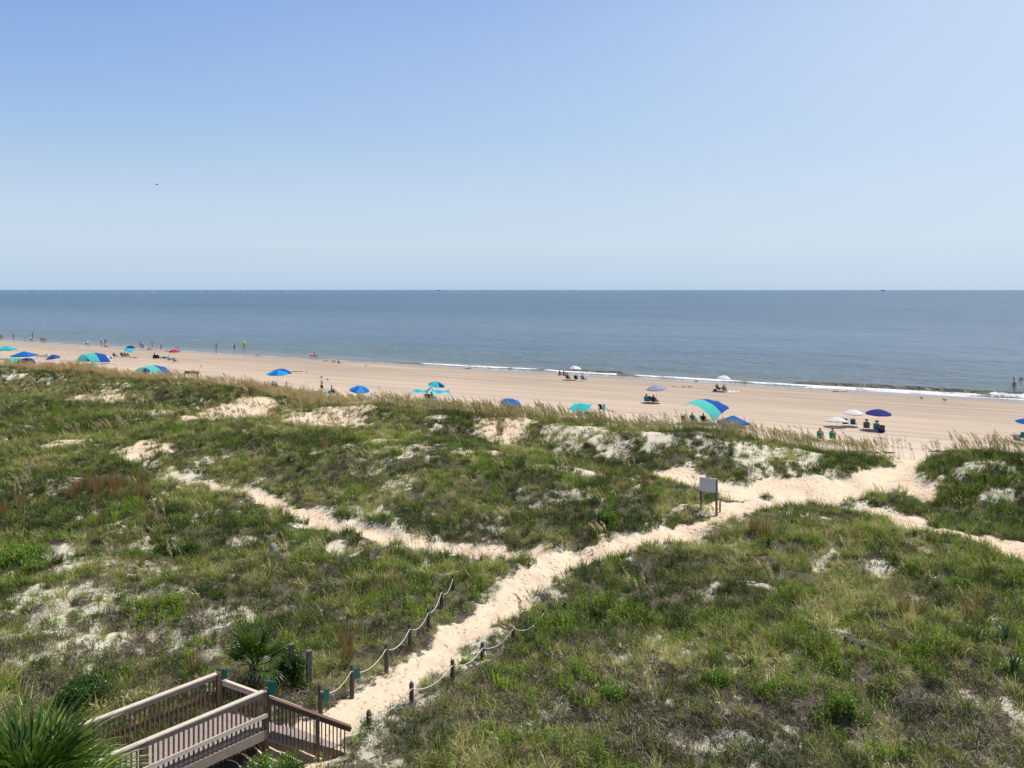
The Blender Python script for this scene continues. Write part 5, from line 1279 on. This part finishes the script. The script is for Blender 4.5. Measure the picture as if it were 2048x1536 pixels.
# ---- two overlapping umbrellas
umbrella(B(555, 775), 1.5, 2.5, ['skyblue', 'midblue', 'skyblue', 'skyblue'], 'light and dark blue umbrella, front one of two overlapping', (.05, .0), rz=.3)
umbrella(B(564, 772), 1.45, 2.55, ['royal'], 'plain royal blue umbrella half hidden behind the light blue one', (.0, .12))
for px, py, cc, pe, kw in ((512.5, 779, 'red', None, {}), (520.5, 779, 'maroon', None, {}), (532, 779, 'olive', 'dark haired person sitting right of the two red chairs', dict(hair='black', skin=1)), (548, 778, 'green', 'person in a cap under the light blue umbrella', dict(top='green', hat='green')), (553, 778, 'black', 'dark haired person close to the light blue umbrella pole', dict(hair='black', top='black'))):
    chair(B(px, py), SEA, cc, {512.5: 'bright red chair, left one of the red pair behind the sea oats', 520.5: 'darker red chair, right one of the red pair behind the sea oats', 532: 'olive chair right of the two red chairs', 548: 'green chair under the light blue umbrella', 553: 'black chair close to the light blue umbrella pole'}[px])
    if pe: person(B(px, py), 'chair', SEA, pe, **kw)
person(B(519, 778), 'chair', SEA, 'person in a purple top standing out against the red chairs', 0, 'grey', 'purple', 'purple')
person(B(573, 777), 'stand', SEA, 'small child in pink with a blue hat right of the two blue umbrellas', 0, 'blond', 'pink', 'pink', 'blue', sc_=.6)
tag(MB().ell((0, 0, .15), (.3, .25, .2), 10, 6).build('beach_bag', FB('lime'), None, True, loc=B(563.5, 776)), 'lime green bag on the sand below the two blue umbrellas', 'bag')
tag(MB().ell((0, 0, .15), (.25, .25, .2), 10, 6).build('beach_bag', FB('yellow'), None, True, loc=B(521.5, 781)), 'yellow green bag in front of the red chairs', 'bag')
# ---- table / bench and shade left
p = B(382, 757); root = empty('bench', p, -.1, 'long brown wooden bench behind the golden sea oats', 'bench'); W_ = 2.4
MB().box((0, 0, .78), (W_, .5, .10)).build('seat', W_GREY, root); MB().box((0, .2, 1.0), (W_, .05, .30)).build('backrest', W_GREY, root)
for x in (-.45*W_, .45*W_): MB().box((x, 0, .36), (.1, .4, .74)).build('leg', W_GREY, root)
arc = lambda u: max(.02, math.sin(math.pi*(.04+.92*u)))**.75
p = B(304, 757); arch_shade(p, pw(p, 66), 2.05, 2.5, -.35, 'arched turquoise and blue shade half hidden by golden sea oats', 'sea', 'royal', arc, skew=1.2)
p = B(186, 729); arch_shade(p, pw(p, 44), 2.2, 2.8, -.45, 'tall arched shade, turquoise in front and blue behind, at the left', 'sea', 'royal', arc, skew=1.8)
p = B(28, 729); arch_shade(p, pw(p, 26), 1.35, 2.0, -.4, 'low turquoise mesh shade in the grass at the left edge', 'sea', 'sea', arc, skew=.6)
p = B(52, 731); arch_shade(p, pw(p, 24), 1.35, 2.0, -.4, 'low blue mesh shade right of the turquoise mesh one', 'royal', 'royal', arc, skew=.6)
popup(B(12, 718), 3.1, 2.75, 'aquab', 'pale turquoise peaked canopy at the left edge of the beach', .2)
popup(B(48, 732), 3.2, 2.75, 'midblue', 'blue peaked canopy behind the grass at the left', .1)
p = B(84, 718); root = empty('windbreak', p, -.2, 'cream cloth windbreak sagging between poles at the left', 'windbreak')
S = MB(); S.sheet(lambda u, v: ((u-.5)*2.9, .08*math.sin(u*9), .35+v*(.75-.28*abs(math.sin(2.2*math.pi*u/2)))), 16, 3); S.build('cloth', cloth('cloth_cream', FC['cream'], .3), root, True)
for x in (-1.45, -.3, .55, 1.45): MB().tube([(x, 0, 0), (x, 0, 1.2)], .02, 6).build('pole', ALU, root, True)
umbrella(B(106, 727), 1.3, 1.7, ['deepblue', 'royal'], 'dark blue patterned umbrella right of the cream windbreak', (.1, -.1), rise=.5)
umbrella(B(216, 727), .95, 1.55, ['white', 'royal'], 'small white and blue striped umbrella right of the tall arched shade', (.0, .1), rise=.4)
umbrella(B(257, 714), 1.05, 1.9, ['cyan'], 'turquoise umbrella tilted over a group of dark chairs', (.1, .35), rise=.35)
umbrella(B(261, 699), 1.15, 1.0, ['darknavy', 'deepblue'], 'dark blue umbrella set low on the sand near the water', (0, .05), rise=.5)
umbrella(B(348, 717), 1.15, 1.9, ['redu', 'redu', 'deepblue'], 'red and blue umbrella on the open sand', (.0, .02), rise=.42)
for px, py, rz_, cc, cl, pl_, kw in [
 (245, 714, RT_, 'navy', 'navy chair left under the tilted turquoise umbrella', 'person in dark blue lounging left under the tilted turquoise umbrella', dict(top='navy', skin=1)),
 (252, 713, RT_, 'black', 'black chair in the middle under the tilted turquoise umbrella', 'person reclining in the middle under the tilted turquoise umbrella', dict(skin=0, top='grey')),
 (259, 714, SEA, 'grey', 'grey chair right under the tilted turquoise umbrella', None, {}),
 (230, 715, RT_, 'navy', 'small dark chair left of the group under the turquoise umbrella', 'person in black reclining alone left of the turquoise umbrella group', dict(top='black', skin=1)),
 (339, 722, RT_, 'blue', 'dark blue chair left under the red and blue umbrella', 'dark haired person reclining left under the red and blue umbrella', dict(hair='black', skin=1)),
 (350, 725, RT_, 'green', 'green chair right under the red and blue umbrella', 'person in green with a yellow cap under the red and blue umbrella', dict(top='green', hat='yellow')),
 (297, 701, RT_, 'cream', 'pale lounger in front of the two walkers', 'bare chested person stretched out in a pale lounger near the water', dict(skin=1)),
 (176, 690, RT_, 'navy', 'dark lounger at the water edge, farther left', 'person lying back in the dark lounger at the water edge', dict(skin=0, top='white')),
 (213, 695, RT_, 'maroon', 'maroon lounger in front of the two standing people', 'sunbathing person in the maroon lounger', dict(skin=0, bottom='maroon')),
 (83, 681, RT_, 'maroon', 'maroon chair, left of a pair at the water edge', 'left one of two people lounging at the far left water edge', dict(skin=1)),
 (89, 682, RT_, 'black', 'black chair, right of a pair at the water edge', 'right one of two people lounging at the far left water edge', dict(skin=1, bottom='black')),
 (63, 680, RT_, 'red', 'red chair in front of the person with raised arms', 'person in white sitting in front of the one with raised arms', dict(top='white', skin=0)),
 (2, 676, RT_, 'black', 'black chair at the left edge of the water line', 'person lounging in the chair at the left edge', dict(top='black', skin=1)),
 (668, 726, RT_, 'grey', 'pale lounger on the open sand near the water', 'person lying back in the pale lounger on the open sand', dict(skin=0, bottom='navy')),
 (624, 714, RT_-.2, 'pink', 'pink chair, left of a pair sitting in the shallow water', 'person in pink, left of a pair sitting in the shallow water', dict(skin=0, top='pink', bottom='pink')),
 (631, 715, RT_-.2, 'maroon', 'maroon chair, right of a pair in the shallow water', 'bare shouldered person, right of a pair sitting in the shallow water', dict(skin=1, bottom='blue', long_hair=True))]:
    chair(B(px, py), rz_, cc, cl)
    if pl_: person(B(px, py), 'chair', rz_, pl_, **kw)
person(B(677, 727), 'ground', RT_, 'person in a blue shirt and orange cap sitting beside the pale lounger', 0, 'brown', 'blue', 'navy', 'orange')
person(B(268, 716), 'lie', RT_-1.57+1.57, 'sunbather lying on a towel right of the turquoise umbrella group', 0, 'brown', None, 'maroon')
towel(B(268, 716.3), 1.9, .8, 0, 'pink', 'pink towel under the sunbather right of the turquoise umbrella')
towel(B(340, 717), 2.6, 1.0, 0, 'white', 'white towel spread under the red and blue umbrella')
person(B(320, 716), 'lie', RT_, 'person lying on the sand right of the black wagon', 1, 'brown', None, 'blue')
w_ = empty('beach_wagon', B(312, 717), -.2, 'black folding wagon parked on the open sand', 'wagon'); MB().box((0, 0, .52), (1.1, .55, .42)).build('basket', FB('black'), w_)
for x in (-.4, .4):
    for y in (-.3, .3): o = MB().tube([(x, y-.05, .18), (x, y+.05, .18)], .18, 12).build('wheel', FB('black'), w_)
MB().tube([(-.55, 0, .6), (-.9, 0, 1.15)], .02, 6).build('handle', ALU, w_); MB().ell((-.35, 0, .95), (.12, .12, .3), 8, 6).build('bottle', FB('blue'), w_)
bk = MB(); bk.tube([(0, 0, 0), (0, 0, .42)], [.30, .36], 14); tag(bk.build('bucket', FB('green'), None, True, loc=B(329, 717)), 'green bucket on the sand left of the red and blue umbrella', 'bucket')
chair(B(357, 698.5), RT_, 'navy', 'single empty dark chair at the water edge'); chair(B(304.5, 699), SEA, 'white', 'empty white chair behind the lounger near the water')
chair(B(51, 679), RT_, 'blue', 'small blue and white chair at the far left water edge')
chair(B(511, 713), RT_+3.14, 'pink', 'empty pink chair near the yellow board'); chair(B(519, 713), RT_, 'blue', 'empty blue chair between the pink one and the yellow board')
bd = MB(); bd.ell((0, 0, .06), (1.0, .3, .05), 16, 6); tag(bd.build('body_board', FB('yellow'), None, True, loc=B(531, 714)), 'pale yellow board lying on wet sand near two chairs', 'board')
# walkers and waders
for px, py, pz, rz_, lb, kw in [
 (27, 677.5, 'stand', RT_, 'person in dark shorts standing alone at the far left water edge', dict(skin=1, bottom='navy')),
 (64.5, 677, 'reach_up', SEA, 'person at the far left water edge with both arms raised', dict(skin=1, bottom='black')),
 (202.5, 690.5, 'stand', SEA, 'person in a white shirt and red shorts at the water edge', dict(skin=0, top='white', bottom='maroon', hat='white')),
 (210.5, 690, 'stand', SEA, 'person in a pale hat standing beside the one in the white shirt', dict(skin=1, bottom='maroon', hat='cream')),
 (281, 696, 'walk', RT_, 'left one of two people walking past the low dark umbrella', dict(skin=1, top='olive', bottom='black')),
 (285.5, 700, 'walk', RT_, 'person in navy with a white cap walking in front of another', dict(skin=0, top='navy', bottom='navy', hat='white')),
 (304.5, 695.5, 'stand', RT_, 'person in a pink wrap standing in the shallows', dict(skin=1, top='maroon', bottom='pink')),
 (322.5, 700, 'walk', LF, 'person with a white hat and dark backpack walking along the shore', dict(skin=1, bottom='purple', top='grey', hat='white')),
 (432.5, 699, 'stand', RT_, 'person in a maroon top wading, left one of two', dict(skin=1, top='maroon', bottom='purple', hat='cream')),
 (469, 701, 'walk', LF, 'person in a black swimsuit wading, right one of two', dict(skin=1, top='black', bottom='black'))]:
    person(B(px, py), pz, rz_, lb, **kw)
# bathers in the sea, right
for px, py, dz, lb in ((2028.5, 772, -.95, 'bather standing waist deep at the right'), (2028, 757.5, -1.45, 'dark head of a bather just above the standing one'), (2040, 760, -1.42, 'head of a swimmer at the right edge, left of a pair'), (2043.5, 758, -1.40, 'blond head of a swimmer at the right edge')):
    w = (py-HORIZON)/F_PX; Y = CAM_Z/w; person(Vector(((px-CX)/F_PX*Y, Y, .0)), 'stand', SEA, lb, 1, 'blond' if px > 2042 else 'black', None, 'black', z=dz)
# buoy
w = (690-HORIZON)/F_PX; Y = CAM_Z/w; r_ = empty('buoy', Vector(((489-CX)/F_PX*Y, Y, 0)), 0, 'lime green marker buoy floating off the beach', 'buoy')
MB().tube([(0, 0, -.3), (0, 0, .1), (0, 0, .5), (0, 0, .85), (0, 0, 1.0)], [.3, .36, .34, .24, .08], 14).build('float', plain('lime_plastic', (.30, .75, .01), .4), r_, True); MB().ell((0, 0, 1.12), (.09, .09, .12), 8, 6).build('cap', FB('white'), r_, True)
# gulls
def gull(loc, rz, label, sc_=1.0):
    root = empty('gull', loc, rz, label, 'bird'); root.scale = (sc_,)*3; wht = FB('grey')
    b = MB(); b.ell((0, 0, .17), (.07, .19, .075), 10, 6); b.build('body', wht, root, True); h = MB(); h.ell((0, .17, .27), (.04, .05, .04), 8, 6); h.build('head', FB('black'), root, True)
    k = MB(); k.tube([(0, .2, .265), (0, .28, .255)], [.012, .003], 5); k.build('beak', FB('orange'), root); t_ = MB(); t_.box((0, -.22, .16), (.06, .14, .015)); t_.build('tail', FB('black'), root)
    for q in (-1, 1): MB().tube([(q*.03, 0, .12), (q*.03, .01, 0)], .007, 4).build('leg', FB('orange'), root); MB().box((q*.06, -.04, .19), (.02, .28, .08)).build('wing', FB('grey'), root)
for px, py, lb in ((1843, 799, 'gull on the wet sand at right, left one of two'), (1889, 803, 'gull on the wet sand at right, right one of two'), (402, 735, 'single dark bird on the empty sand at left'), (643, 757, 'dark bird right behind the head of the standing person in black shorts'), (655, 762, 'bird on the sand right of the standing person in black shorts'), (1392.5, 765, 'bird on the wet sand between the lilac and the surf side umbrellas')):
    gull(B(px, py), SEA+rr.uniform(-2, 2), lb, 1.35)
# bird on the wing
f = empty('flying_bird', Vector(((313.5-CX)/F_PX*120, 120, CAM_Z+(HORIZON-369)/F_PX*120)), -.6, 'tiny dark bird gliding in the empty sky at left', 'bird')
MB().ell((0, 0, 0), (.07, .22, .06), 8, 6).build('body', FB('black'), f, True)
for q in (-1, 1): W2 = MB(); W2.sheet(lambda u, v: (q*u*.55, (v-.5)*.16*(1-u*.6)-u*.08, .10*math.sin(u*2.2)), 5, 2); W2.build('wing', FB('black'), f, True)
# seaweed scraps
rr2 = random.Random(31); sw_ = MB()
for (px, py, n, w_) in ((345, 702, 22, 16), (596, 743, 20, 12), (613, 743, 5, 2), (652, 722, 8, 6), (935, 737, 14, 8), (1365, 774, 12, 20), (1680, 783, 16, 16), (730, 732, 6, 5), (1745, 905, 30, 40), (1900, 903, 30, 40), (620, 784, 14, 16)):
    for k in range(n):
        q = B(px+rr2.uniform(-w_, w_), py+rr2.gauss(0, .35 if w_ < 30 else 1.6)); a = rr2.uniform(-.5, .5); L = rr2.uniform(.1, .4); sw_.tube([tuple(q+Vector((-L*math.cos(a), -L*math.sin(a), .0))), tuple(q+Vector((0, 0, .04))), tuple(q+Vector((L*math.cos(a), L*math.sin(a), 0)))], [.01, .035, .01], 5)
tag(sw_.build('seaweed', plain('dry_seaweed', (.06, .045, .025), .9, .4)), 'dark scraps of dried seaweed strewn on the flat sand', 'seaweed', kind='stuff')
# far boats on the horizon
for px, Y, L, lb in ((1766, 9000, 45, 'tiny dark ship on the horizon at right'), (878, 9500, 30, 'tiny dark ship on the horizon near the centre')):
    r_ = empty('ship', Vector(((px-CX)/F_PX*Y, Y, 0)), 0, lb, 'ship'); MB().box((0, 0, 3), (L, 10, 7)).build('hull', FB('navy'), r_); MB().box((-L*.25, 0, 10), (L*.25, 8, 8)).build('bridge', FB('grey'), r_)
